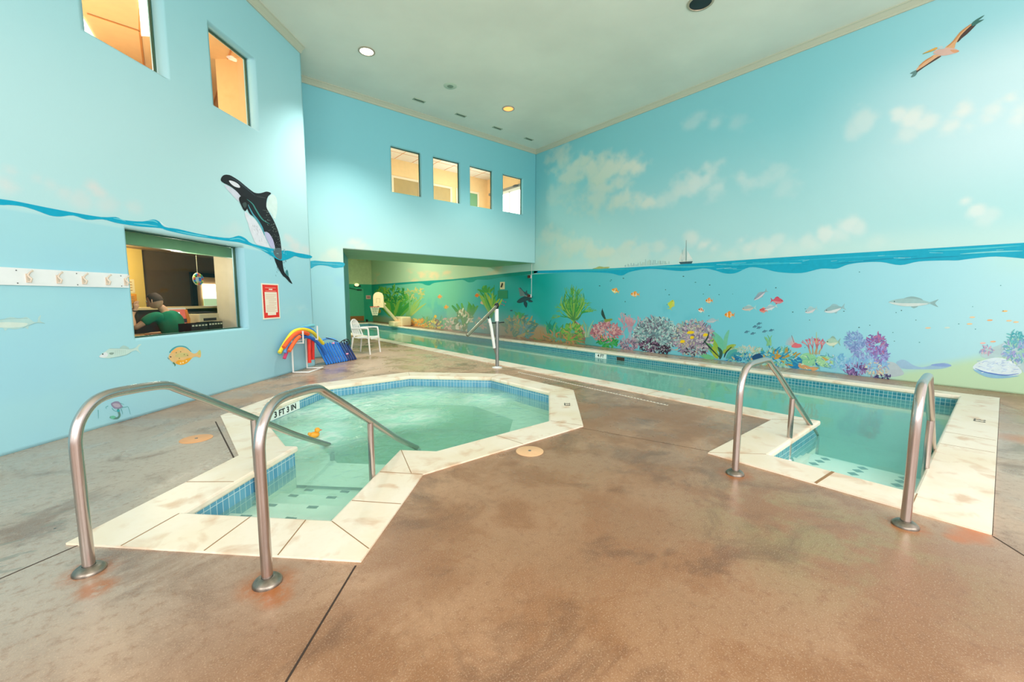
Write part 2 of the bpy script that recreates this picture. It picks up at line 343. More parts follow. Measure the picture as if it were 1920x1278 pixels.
# ------------------------------------------------------------------ deck
def floor_mat():
    m = bpy.data.materials.new('stained_wet_concrete'); m.use_nodes = True; nt = m.node_tree; b = nt.nodes['Principled BSDF']; L = nt.links.new
    tc = nt.nodes.new('ShaderNodeTexCoord')
    def noise(sc, det=6, rough=.6, dist=0, off=(0, 0, 0), scl=(1, 1, 1)):
        mp_ = nt.nodes.new('ShaderNodeMapping'); mp_.inputs['Location'].default_value = off; mp_.inputs['Scale'].default_value = scl; L(tc.outputs['Object'], mp_.inputs['Vector'])
        n = nt.nodes.new('ShaderNodeTexNoise'); n.inputs['Scale'].default_value = sc; n.inputs['Detail'].default_value = det; n.inputs['Roughness'].default_value = rough; n.inputs['Distortion'].default_value = dist
        L(mp_.outputs[0], n.inputs['Vector']); return n.outputs['Fac']
    def ramp(fac, a, b_):
        r = nt.nodes.new('ShaderNodeMapRange'); r.interpolation_type = 'SMOOTHSTEP'; r.inputs['From Min'].default_value = a; r.inputs['From Max'].default_value = b_; L(fac, r.inputs['Value']); return r.outputs[0]
    def mix(fac, c1, c2, mode='MIX'):
        x = nt.nodes.new('ShaderNodeMix'); x.data_type = 'RGBA'; x.blend_type = mode
        if isinstance(fac, float): x.inputs[0].default_value = fac
        else: L(fac, x.inputs[0])
        for i, c in ((6, c1), (7, c2)):
            if isinstance(c, str): x.inputs[i].default_value = lin(c)
            else: L(c, x.inputs[i])
        return x.outputs[2]
    def math_(op, a, b_):
        x = nt.nodes.new('ShaderNodeMath'); x.operation = op; x.use_clamp = op != 'ADD'
        for i, c in enumerate((a, b_)):
            if isinstance(c, (int, float)): x.inputs[i].default_value = c
            else: L(c, x.inputs[i])
        return x.outputs[0]
    def spot(x, y, r, r2=None):                                      # soft place mask
        sx = nt.nodes.new('ShaderNodeVectorMath'); sx.operation = 'DISTANCE'; L(tc.outputs['Object'], sx.inputs[0]); sx.inputs[1].default_value = (x, y, 0)
        rr = nt.nodes.new('ShaderNodeMapRange'); rr.interpolation_type = 'SMOOTHSTEP'; rr.inputs['From Min'].default_value = r; rr.inputs['From Max'].default_value = r2 if r2 is not None else r*.3; L(sx.outputs['Value'], rr.inputs['Value']); return rr.outputs[0]
    big = noise(.55, 5, .55, .4); mid = noise(2.1, 8, .62, .3, (3, 1, 0)); fine = noise(22, 6, .7); grit = noise(150, 3, .7); grit2 = noise(70, 4, .75, 0, (5, 5, 0))
    c = mix(ramp(mid, .4, .6), '936746', 'b58b6a')
    c = mix(math_('MULTIPLY', ramp(big, .45, .58), .8), c, '946747')
    # greyer concrete on the left and at the far right, tan further in
    c = mix(math_('MULTIPLY', spot(-1.2, 4.2, 3.2, 1.2), .85), c, 'b3a99c')
    c = mix(math_('MULTIPLY', spot(5.6, -.9, 3.0, .9), .8), c, 'bfaf9f')
    c = mix(math_('MULTIPLY', spot(3.6, 8.2, 4.6, 1.5), .7), c, 'd3b092')
    c = mix(math_('MULTIPLY', spot(8.9, 4.0, 5.0, 1.0), .75), c, 'c7b4a0')
    c = mix(math_('MULTIPLY', math_('MULTIPLY', spot(2.2, 1.3, 1.9, .7), ramp(mid, .4, .6)), .65), c, '8f6a4c')
    c = mix(math_('MULTIPLY', spot(1.2, .9, 1.1, .1), .35), c, '9a6c4a')
    c = mix(math_('MULTIPLY', math_('MULTIPLY', spot(2.9, .6, .95, .2), ramp(mid, .42, .58)), .38), c, '8a8a5a')   # algae near the pool step
    dark = noise(1.15, 8, .68, .8, (7, 2, 0))
    c = mix(math_('MULTIPLY', ramp(dark, .52, .66), .6), c, '65432f')
    c = mix(math_('MULTIPLY', ramp(fine, .48, .7), .5), c, '80563b')
    c = mix(math_('MULTIPLY', ramp(grit2, .60, .75), .5), c, '6b4530')
    c = mix(math_('MULTIPLY', ramp(grit, .52, .7), .4), c, 'e3c3a4')
    holes = nt.nodes.new('ShaderNodeTexVoronoi'); holes.inputs['Scale'].default_value = 2.6; holes.inputs['Randomness'].default_value = 1; L(tc.outputs['Object'], holes.inputs['Vector'])
    c = mix(ramp(holes.outputs['Distance'], .022, .012), c, '2a1a14')
    for (x, y, r) in [(-.387, 2.875, .15), (.29, 2.197, .17), (3.365, 1.264, .17), (3.378, .283, .15), (-.345, 2.68, .11), (.3, 2.06, .10)]:
        c = mix(math_('MULTIPLY', math_('MULTIPLY', spot(x, y, r, r*.35), ramp(fine, .3, .55)), .75), c, 'a9602c')   # rust round the post flanges
    for (x, y, r) in [(3.52, .02, .13), (3.62, .0, .1), (3.42, .07, .08), (6.4, -.25, .3)]:
        c = mix(math_('MULTIPLY', spot(x, y, r, r*.2), .7), c, 'c0672c')
    wet = ramp(noise(1.3, 5, .6, .5, (1, 9, 0)), .42, .62)
    wetl = math_('MULTIPLY', ramp(noise(6, 4, .6, .2, (1, 1, 0), (1, 3, 1)), .58, .62), spot(-1.5, 3.4, 1.5, .6))
    c = mix(math_('MULTIPLY', wetl, .7), c, '7f8074')
    L(c, b.inputs['Base Color'])
    rr = nt.nodes.new('ShaderNodeMapRange'); rr.inputs['To Min'].default_value = .40; rr.inputs['To Max'].default_value = .16; L(math_('MAXIMUM', wet, math_('MULTIPLY', spot(2.9, .5, 1.5, .7), .9)), rr.inputs['Value'])
    L(rr.outputs[0], b.inputs['Roughness']); b.inputs['Specular IOR Level'].default_value = .55
    bp = nt.nodes.new('ShaderNodeBump'); bp.inputs['Strength'].default_value = .22; bp.inputs['Distance'].default_value = .006
    L(math_('ADD', fine, math_('MULTIPLY', grit, .6)), bp.inputs['Height']); L(bp.outputs[0], b.inputs['Normal'])
    return m
M_FLOOR = floor_mat()
uv = lambda sm_, df: ((sm_-df)/2, (sm_+df)/2)                        # from x+y and y-x
OX, OY = 2.50, 4.92
def octo(R):
    h = R*math.tan(PI/8); return [(OX+R, OY-h), (OX+R, OY+h), (OX+h, OY+R), (OX-h, OY+R), (OX-R, OY+h), (OX-R, OY-h), (OX-h, OY-R), (OX+h, OY-R)]
def spa_loop(e=0.):                                                  # water outline grown outwards by e
    o = octo(1.75+e); ds = OX+OY-(1.75+e)*S2                          # x+y of the diagonal side
    r, l = 1.86-e*S2, 3.30+e*S2; end = 3.25-e*S2
    if e > .09:                                                      # the shoulder left of the well shrinks away
        L1 = (OX-1.75-e, OX-1.75-e+l); Rp = (OY-1.75-e-r, OY-1.75-e)
        return [o[0], o[1], o[2], o[3], o[4], L1, uv(end, l), uv(end, r), Rp, o[7]]
    return [o[0], o[1], o[2], o[3], o[4], o[5], uv(ds, l), uv(end, l), uv(end, r), uv(ds, r), o[6], o[7]]
PX0, PX1, PY0, PY1 = 5.56, 8.58, .29, 22.7
def pool_loop(e=0.): return [(PX1+e, PY0-e), (PX1+e, PY1+e), (PX0-e, PY1+e), (PX0-e, 1.25+e), (3.98-e, 1.25+e), (3.98-e, PY0-e)]
def pool_outer(): return [(8.82, -.06), (8.82, PY1+.3), (5.21, PY1+.3), (5.21, 1.60), (3.63, 1.60), (3.63, -.06)]
def ring(outer, holes, z, m, mb):
    loops = [[Vector((p[0], p[1], z)) for p in outer]]+[[Vector((p[0], p[1], z)) for p in h] for h in holes]
    tri = tessellate_polygon(loops); vs = [p for l in loops for p in l]; mb.add(vs, [list(t) for t in tri], m)
spa_out = spa_loop(.35); pool_out = pool_outer()
b = MB(); ring([(-8.2, -2.6), (RX+.1, -2.6), (RX+.1, 24.3), (2.8, 24.3), (2.8, 12), (-8.2, 12)], [spa_out, pool_out], 0, M_FLOOR, b)
# the slab edge round both pools
for lp_ in (spa_out, pool_out):
    n = len(lp_); b.add([(p[0], p[1], 0) for p in lp_]+[(p[0], p[1], -.14) for p in lp_], [[i, (i+1) % n, (i+1) % n+n, i+n] for i in range(n)], M_FLOOR)
floor = struct(b.build('floor'), 'stained brown wet concrete pool deck')
# saw-cut joints (dark filler strips set in the slab)
m_joint = mat('dark_joint_filler', '3b2a20', .8)
b = MB()
def joint(a, c, w=.008, z=.0012, m=m_joint, mb=None):
    a, c = Vector((a[0], a[1], 0)), Vector((c[0], c[1], 0)); t = (c-a).normalized(); n = Vector((-t.y, t.x, 0))*w/2
    (mb or b).slab([a-n+Vector((0, 0, z)), a+n+Vector((0, 0, z)), c+n+Vector((0, 0, z)), c-n+Vector((0, 0, z))], (0, 0, -.004), m)
W2 = lambda x, y: tuple(on_z(x, y)[:2])
joint(W2(667, 1060), W2(505, 1330), .009); joint(W2(146, 1022), W2(-40, 1102), .008); joint(W2(1862, 1005), W2(1990, 1085), .008)
joint(W2(1084, 801), W2(1332, 846), .004); joint(W2(404, 790), W2(440, 861), .012); joint(W2(1072, 731), W2(1140, 715), .005)
joint(W2(935, 702), W2(700, 668), .003); joint((3.63, -.06), (8.82, -.06), .008); joint((8.82, -.06), (8.82, .5), .006)
joint(W2(1455, 693), W2(1460, 703), .006); joint((-8, 5.4), (-4.6, 5.4), .006)
for y in (2.6, 4.7, 7.4, 10.5, 14): joint((8.95, y), (9.44, y), .006)
struct(b.build('trim_4'), 'dark joints sawn in the deck')

# ------------------------------------------------------------------ coping
def stone_mat(name, c1, c2, st):
    m = mat(name, c1, .38, noise=.0, spec=.5); nt = m.node_tree; L = nt.links.new; b = nt.nodes['Principled BSDF']
    tc = nt.nodes.new('ShaderNodeTexCoord'); prev = None
    for i, (sc, lo, hi, k, col) in enumerate(((1.6, .45, .68, .5, c2), (4.5, .54, .70, .55, st), (26, .5, .8, .2, c2))):
        n = nt.nodes.new('ShaderNodeTexNoise'); n.inputs['Scale'].default_value = sc; n.inputs['Detail'].default_value = 6; n.inputs['Distortion'].default_value = .5; L(tc.outputs['Object'], n.inputs['Vector'])
        r = nt.nodes.new('ShaderNodeMapRange'); r.inputs['From Min'].default_value = lo; r.inputs['From Max'].default_value = hi; r.inputs['To Max'].default_value = k; L(n.outputs['Fac'], r.inputs['Value'])
        x = nt.nodes.new('ShaderNodeMix'); x.data_type = 'RGBA'; L(r.outputs[0], x.inputs[0]); x.inputs[7].default_value = lin(col)
        if prev is None: x.inputs[6].default_value = lin(c1)
        else: L(prev, x.inputs[6])
        prev = x.outputs[2]
    L(prev, b.inputs['Base Color']); return m
M_COPE = stone_mat('cream_cast_stone_coping', 'f3e5d2', 'e6cfaa', 'c98f5c')
def offset_in(loop, outer, t):                                       # points between matching loops
    return [(a[0]+(c[0]-a[0])*t, a[1]+(c[1]-a[1])*t) for a, c in zip(loop, outer)]
def coping(name, inner_fn, outer, label, cat):
    inner = inner_fn(.0); b = MB(); zt = .012
    ring(outer, [inner_fn(.03) if False else inner], zt, M_COPE, b)
    prof = [(0, zt), (-.012, zt-.004), (-.02, zt-.016), (-.02, -.03), (-.014, -.042), (0, -.05)]
    loops = [inner_fn(e) for e, _ in prof]; n = len(inner)
    vs = [(p[0], p[1], z) for l, (e, z) in zip(loops, prof) for p in l]
    b.add(vs, [[k*n+i, k*n+(i+1) % n, (k+1)*n+(i+1) % n, (k+1)*n+i] for k in range(len(prof)-1) for i in range(n)], M_COPE)
    k = len(outer); b.add([(p[0], p[1], zt) for p in outer]+[(p[0], p[1], -.1) for p in outer], [[i, (i+1) % k, (i+1) % k+k, i+k] for i in range(k)], M_COPE)
    return tag(b.build(name), label, cat)
spa_coping = coping('spa_coping', spa_loop, spa_out, 'cream stone coping around the octagonal hot tub and its entry steps', 'pool edge')
pool_coping = coping('pool_coping', pool_loop, pool_out, 'cream stone coping around the long lap pool beneath the sea mural', 'pool edge')
m_grout = mat('brown_coping_joint', '9a7550', .8); b = MB(); zc = .0135
JP = [spa_coping]
def cj(a, c, w=.006, mb=None):
    q = MB(); joint(a, c, w, zc, m_grout, q); q.build('mortar_joint', JP[0])
cj(uv(3.25, 2.10), uv(2.76, 2.02)); cj(uv(3.25, 2.62), uv(2.76, 2.62)); cj(uv(3.25, 3.30), uv(2.76, 3.32)); cj(uv(3.25, 1.86), uv(2.9, 1.37), .005)
cj(uv(3.62, 1.86), uv(3.6, 1.37)); cj(uv(4.28, 1.86), uv(4.26, 1.37)); cj(uv(3.9, 3.3), uv(3.85, 3.79)); cj(uv(4.95, 1.86), uv(4.28, 1.5), .005)
for f, t_ in ((octo(1.75), octo(2.1)),):
    for i in (0, 1, 2, 3, 4, 7): cj(f[i], t_[i], .004)
cj((2.45, 3.17), (2.5, 2.82), .004)
JP[0] = pool_coping
for y in (3.2, 5.1, 7.0, 9.0, 11, 13, 15, 17, 19, 21): cj((PX0, y), (5.21, y), .005, b); cj((PX1, y), (8.82, y), .005, b)
cj((3.98, .77), (3.63, .8), .02, b); cj((3.98, .29), (3.63, .29), .006, b); cj((5.56, .29), (5.6, -.05), .004, b); cj((3.98, 1.25), (3.63, 1.6), .004, b); cj((5.56, 1.25), (5.21, 1.6), .004, b); cj((6.1, .29), (6.1, -.05), .003, b)
# deck skirt beyond the lap pool coping: brown deck strip is the floor itself

# ------------------------------------------------------------------ tile bands and basins
def tile_mat(name, c1, c2, grout, su, sz):
    m = bpy.data.materials.new(name); m.use_nodes = True; nt = m.node_tree; L = nt.links.new; b = nt.nodes['Principled BSDF']
    tc = nt.nodes.new('ShaderNodeTexCoord'); br = nt.nodes.new('ShaderNodeTexBrick'); L(tc.outputs['UV'], br.inputs['Vector'])
    br.offset = 0; br.inputs['Scale'].default_value = 1; br.inputs['Brick Width'].default_value = su; br.inputs['Row Height'].default_value = sz
    br.inputs['Mortar Size'].default_value = min(su, sz)*.055; br.inputs['Color1'].default_value = lin(c1); br.inputs['Color2'].default_value = lin(c2); br.inputs['Mortar'].default_value = lin(grout); br.inputs['Bias'].default_value = -.1
    L(br.outputs['Color'], b.inputs['Base Color']); b.inputs['Roughness'].default_value = .15; MATS[name] = m; return m
def band(mb, loop, z0, z1, m, us):
    n = len(loop); acc = 0
    for i in range(n):
        p, q = loop[i], loop[(i+1) % n]; d = math.dist(p, q); mb.add([(p[0], p[1], z0), (q[0], q[1], z0), (q[0], q[1], z1), (p[0], p[1], z1)], [[0, 1, 2, 3]], m); us.append((acc, acc+d, z0, z1)); acc += d
def uv_band(o, us):
    me = o.data; ul = me.uv_layers.new(name='UVMap'); L = math
    for p in me.polygons:
        for li in p.loop_indices:
            v = me.vertices[me.loops[li].vertex_index].co; t = p.normal; d = Vector((-t.y, t.x, 0))
            ul.data[li].uv = (v.dot(d)+50, v.z+5)
M_TSPA = tile_mat('blue_glazed_tile_spa', '5597b8', '6fabc4', 'bcd3d8', .055, .12)
M_TPOOL = tile_mat('teal_mosaic_tile_pool', '2c7c90', '3f93a0', 'a9cccc', .052, .052)
M_PLAS = mat('pale_pool_plaster', 'e9eede', .6, noise=.05, nscale=3)
b = MB(); band(b, spa_loop(0), -.285, -.045, M_TSPA, []); o = b.build('tile_band', spa_coping, 'blue glazed waterline tiles'); uv_band(o, [])
b = MB(); band(b, pool_loop(0), -.305, -.045, M_TPOOL, []); o = b.build('tile_band', pool_coping, 'teal mosaic waterline tiles'); uv_band(o, [])

M_MARK = mat('black_tread_tile', '2f3a3c', .5)
# spa basin: walls, bench, pit, steps
b = MB(); sl = spa_loop(0); n = len(sl)
b.add([(p[0], p[1], -.285) for p in sl]+[(p[0], p[1], -.78) for p in sl], [[i, (i+1) % n, (i+1) % n+n, i+n] for i in range(n)], M_PLAS)
pit = octo(1.22); bo = octo(1.75)
ring(bo, [pit], -.36, M_PLAS, b)
b.add([(p[0], p[1], -.36) for p in pit]+[(p[0], p[1], -.78) for p in pit], [[i, (i+1) % 8, (i+1) % 8+8, i+8] for i in range(8)], M_PLAS)
b.add([(p[0], p[1], -.78) for p in bo], [list(range(8))], M_PLAS)
treads = [(2.29, 2.71, -.21), (2.71, 2.99, -.27), (2.99, 3.27, -.33), (3.27, 3.50, -.39), (3.50, 3.92, -.45)]
for u0, u1, z in treads:
    b.prism([uv(u0*S2, 1.86), uv(u0*S2, 3.30), uv(u1*S2, 3.30), uv(u1*S2, 1.86)], -.78, z, M_PLAS)
b.prism([uv(3.85*S2, 1.86), uv(3.85*S2, 3.3), uv(3.94*S2, 3.3), uv(3.94*S2, 1.86)], -.78, -.46, M_PLAS)
spa_basin = struct(b.build('floor_spa'), 'pale plaster hot tub basin with bench and entry steps')
b = MB()
for u1, z in [(t[1], t[2]) for t in treads]:
    for q in (2.12, 2.61, 3.10):
        c = uv((u1-.035)*S2, q); b.box((c[0], c[1], z+.001), (.082, .036, .004), M_MARK, -PI/4+random.uniform(-.12, .12)+PI/2*0)
b.build('tread_tile', spa_basin, 'small black tiles on the step edges')
# lap pool basin
b = MB(); pl = pool_loop(0); n = len(pl)
b.add([(p[0], p[1], -.305) for p in pl]+[(p[0], p[1], -1.0) for p in pl], [[i, (i+1) % n, (i+1) % n+n, i+n] for i in range(n)], M_PLAS)
b.add([(3.98, .29, -1.0), (PX1, .29, -1.0), (PX1, PY1, -1.0), (PX0, PY1, -1.0), (PX0, 1.25, -1.0), (3.98, 1.25, -1.0)], [[0, 1, 2, 3, 4, 5]], M_PLAS)
pts = [(3.98, 4.78, -.22), (4.78, 4.99, -.25), (4.99, 5.20, -.28), (5.2, 5.5, -.36)]
for x0, x1, z in pts: b.bx((x0, .29, -1.0), (x1, 1.25, z), M_PLAS)
pool_basin = struct(b.build('floor_pool'), 'pale plaster lap pool basin with entry steps')
b = MB()
for x1, z in [(t[1], t[2]) for t in pts[:3]]:
    for y in (.47, .77, 1.07): b.box((x1-.045, y, z+.001), (.062, .062, .004), M_MARK, PI/4)
b.build('tread_tile', pool_basin, 'dark diamond tiles on the step edges')

# ------------------------------------------------------------------ water
def water_mat(name, jade, dif, tint, scale, strength, foam=0, stretch=(1, 1, 1)):
    m = bpy.data.materials.new(name); m.use_nodes = True; nt = m.node_tree; nt.nodes.clear(); L = nt.links.new; N = nt.nodes.new
    out = N('ShaderNodeOutputMaterial'); tr = N('ShaderNodeBsdfTransparent'); tr.inputs[0].default_value = lin(tint)
    df = N('ShaderNodeBsdfDiffuse'); df.inputs[0].default_value = lin(jade); gl = N('ShaderNodeBsdfGlossy'); gl.inputs['Roughness'].default_value = .03
    tc = N('ShaderNodeTexCoord'); mp_ = N('ShaderNodeMapping'); mp_.inputs['Scale'].default_value = stretch; L(tc.outputs['Object'], mp_.inputs['Vector'])
    n1 = N('ShaderNodeTexNoise'); n1.inputs['Scale'].default_value = scale; n1.inputs['Detail'].default_value = 4; n1.inputs['Distortion'].default_value = .8; L(mp_.outputs[0], n1.inputs['Vector'])
    bp = N('ShaderNodeBump'); bp.inputs['Strength'].default_value = strength; bp.inputs['Distance'].default_value = .03; L(n1.outputs['Fac'], bp.inputs['Height'])
    fr0 = N('ShaderNodeFresnel'); fr0.inputs['IOR'].default_value = 1.33; L(bp.outputs[0], fr0.inputs['Normal']); L(bp.outputs[0], gl.inputs['Normal'])
    ge = N('ShaderNodeNewGeometry'); inv = N('ShaderNodeMath'); inv.operation = 'SUBTRACT'; inv.inputs[0].default_value = 1; L(ge.outputs['Backfacing'], inv.inputs[1])
    fr = N('ShaderNodeMath'); fr.operation = 'MULTIPLY'; L(fr0.outputs[0], fr.inputs[0]); L(inv.outputs[0], fr.inputs[1])
    dfk = N('ShaderNodeMath'); dfk.operation = 'MULTIPLY'; dfk.inputs[0].default_value = dif; L(inv.outputs[0], dfk.inputs[1])
    mx = N('ShaderNodeMixShader'); L(tr.outputs[0], mx.inputs[1]); L(df.outputs[0], mx.inputs[2]); L(dfk.outputs[0], mx.inputs[0])
    if foam:
        n2 = N('ShaderNodeTexNoise'); n2.inputs['Scale'].default_value = 2.6; n2.inputs['Detail'].default_value = 9; n2.inputs['Roughness'].default_value = .68; n2.inputs['Distortion'].default_value = 1.6; L(tc.outputs['Object'], n2.inputs['Vector'])
        sp = N('ShaderNodeMapRange'); sp.inputs['From Min'].default_value = .46; sp.inputs['From Max'].default_value = .68; L(n2.outputs['Fac'], sp.inputs['Value'])
        acc = None
        for (x, y, r) in ((1.75, 6.0, 1.1), (2.9, 5.9, 1.0), (1.2, 4.9, .85), (2.3, 4.9, .75), (3.7, 5.0, .6)):
            ds = N('ShaderNodeVectorMath'); ds.operation = 'DISTANCE'; L(tc.outputs['Object'], ds.inputs[0]); ds.inputs[1].default_value = (x, y, WZ)
            rr = N('ShaderNodeMapRange'); rr.interpolation_type = 'SMOOTHSTEP'; rr.inputs['From Min'].default_value = r; rr.inputs['From Max'].default_value = 0; L(ds.outputs['Value'], rr.inputs['Value'])
            if acc is None: acc = rr.outputs[0]
            else:
                a = N('ShaderNodeMath'); a.operation = 'MAXIMUM'; L(acc, a.inputs[0]); L(rr.outputs[0], a.inputs[1]); acc = a.outputs[0]
        ch = N('ShaderNodeMath'); ch.operation = 'MULTIPLY_ADD'; L(acc, ch.inputs[0]); ch.inputs[1].default_value = .55; ch.inputs[2].default_value = dif
        dk2 = N('ShaderNodeMath'); dk2.operation = 'MULTIPLY'; L(ch.outputs[0], dk2.inputs[0]); L(inv.outputs[0], dk2.inputs[1]); L(dk2.outputs[0], mx.inputs[0])
        a = N('ShaderNodeMath'); a.operation = 'MULTIPLY'; L(sp.outputs[0], a.inputs[0]); L(acc, a.inputs[1]); a2 = N('ShaderNodeMath'); a2.operation = 'MULTIPLY'; L(a.outputs[0], a2.inputs[0]); a2.inputs[1].default_value = foam
        fd = N('ShaderNodeBsdfDiffuse'); fd.inputs[0].default_value = lin('dcebe0'); mf = N('ShaderNodeMixShader'); L(a2.outputs[0], mf.inputs[0]); L(mx.outputs[0], mf.inputs[1]); L(fd.outputs[0], mf.inputs[2]); base = mf
    else: base = mx
    m2 = N('ShaderNodeMixShader'); L(fr.outputs[0], m2.inputs[0]); L(base.outputs[0], m2.inputs[1]); L(gl.outputs[0], m2.inputs[2]); L(m2.outputs[0], out.inputs['Surface'])
    return m
def water_vol(m, col, dens):
    nt = m.node_tree; a = nt.nodes.new('ShaderNodeVolumeAbsorption'); a.inputs[0].default_value = lin(col); a.inputs['Density'].default_value = dens
    out = [n for n in nt.nodes if n.type == 'OUTPUT_MATERIAL'][0]; nt.links.new(a.outputs[0], out.inputs['Volume'])
M_WSPA = water_mat('spa_water', 'b2ecd6', .34, 'ffffff', 7, .55, foam=1.0); water_vol(M_WSPA, '7cd6bc', 1.1)
M_WPOOL = water_mat('pool_water', '9af0e2', .36, 'ffffff', 1.7, .16, stretch=(1.6, .6, 1)); water_vol(M_WPOOL, '7adccf', .65)
M_WSIDE = bpy.data.materials.new('water_body'); M_WSIDE.use_nodes = True; nt = M_WSIDE.node_tree; nt.nodes.clear()
_o = nt.nodes.new('ShaderNodeOutputMaterial'); _t = nt.nodes.new('ShaderNodeBsdfTransparent'); nt.links.new(_t.outputs[0], _o.inputs['Surface'])
def water(name, loop, depth, msurf, col, dens, label):
    b = MB(); b.prism(loop, -depth, WZ, msurf)
    return tag(b.build(name), label, 'water', kind='stuff')
spa_water = water('spa_water', spa_loop(-.002), .775, M_WSPA, 0, 0, 'churning jade green hot tub water with white foam')
pool_water = water('pool_water', pool_loop(-.002), .995, M_WPOOL, 0, 0, 'calm turquoise water of the long lap pool')

# ------------------------------------------------------------------ stainless rails
def steel_mat():
    m = mat('brushed_stainless_steel', 'bfb4af', .2, 1); nt = m.node_tree; b = nt.nodes['Principled BSDF']
    tc = nt.nodes.new('ShaderNodeTexCoord'); mp_ = nt.nodes.new('ShaderNodeMapping'); mp_.inputs['Scale'].default_value = (2, 2, 2); nt.links.new(tc.outputs['Object'], mp_.inputs[0])
    n = nt.nodes.new('ShaderNodeTexNoise'); n.inputs['Scale'].default_value = 4; nt.links.new(mp_.outputs[0], n.inputs['Vector'])
    r = nt.nodes.new('ShaderNodeMapRange'); r.inputs['To Min'].default_value = .14; r.inputs['To Max'].default_value = .32; nt.links.new(n.outputs['Fac'], r.inputs['Value']); nt.links.new(r.outputs[0], b.inputs['Roughness'])
    return m
M_STEEL = steel_mat(); M_RUST = mat('rusty_flange_metal', '8d8378', .35, .9, noise=.4, nscale=25); M_UNDER = mat('submerged_green_steel', '2c5c4c', .4, .6)
def handrail(base, d, prof, post_u, post_z, end_z, label):
    base = Vector((base[0], base[1], 0)); d = Vector(d).normalized()
    t = thing('handrail', (base.x, base.y, 0), label, 'handrail', 'stainless handrails at the pool steps')
    P = lambda u, z: base+d*float(u)+Vector((0, 0, float(z)))
    path = [P(float(u), float(z)) for u, z in crom(prof, 8)]; zs = [p for p in path]
    m = MB(); m.tube([P(0, .01), P(0, .3)]+path, .0255, M_STEEL, 24); m.build('rail', t)
    uu, zz = prof[-1]
    m = MB(); m.tube([P(post_u, post_z), P(post_u, np.interp(post_u, [a for a, _ in prof[5:]], [z for _, z in prof[5:]])-.012)], .0235, M_STEEL, 20); m.lathe([(.0, .02), (.045, .02), (.052, .006), (.052, 0)], P(post_u, post_z), M_STEEL, 24); m.build('support_post', t)
    m = MB(); m.tube([P(uu-.02, zz+.005), P(uu+.03, zz-.02), P(uu+.06, zz-.07), P(uu+.05, end_z)], .0245, M_UNDER, 18); m.lathe([(0, .02), (.05, .02), (.05, 0)], P(uu+.05, end_z), M_UNDER, 20); m.build('lower_post', t, 'greenish post standing under water')
    m = MB(); m.lathe([(.0265, .034), (.045, .03), (.06, .018), (.066, .008), (.066, 0)], P(0, 0), M_RUST, 32); m.build('base_flange', t, 'rust-stained round cover at the deck')
    return t
PROF = [(0, .45), (0, .62), (.005, .70), (.03, .775), (.09, .845), (.17, .873), (.30, .872), (.44, .862), (.52, .845), (.59, .806), (.84, .66), (1.22, .432), (1.75, .115), (2.28, -.17)]
PROFP = [(0, .45), (0, .62), (.01, .70), (.04, .775), (.10, .835), (.18, .858), (.32, .862), (.50, .862), (.58, .845), (.66, .795), (.85, .69), (1.30, .41), (1.78, .12), (2.22, -.155)]
handrail((-.387, 2.875), (1, 1, 0), PROF, 1.21, -.25, -.75, 'bent steel handrail on the left of the hot tub steps, nearest the left wall')
handrail((.29, 2.197), (1, 1, 0), PROF, 1.20, -.25, -.75, 'bent steel handrail on the right of the hot tub steps, second from the left')
handrail((3.365, 1.264), (1, 0, 0), PROFP, 1.285, -.218, -.95, 'bent steel handrail on the left of the lap pool steps')
handrail((3.378, .283), (1, .02, 0), PROFP, 1.285, -.218, -.95, 'bent steel handrail at the right end of the lap pool, by the wide coping')

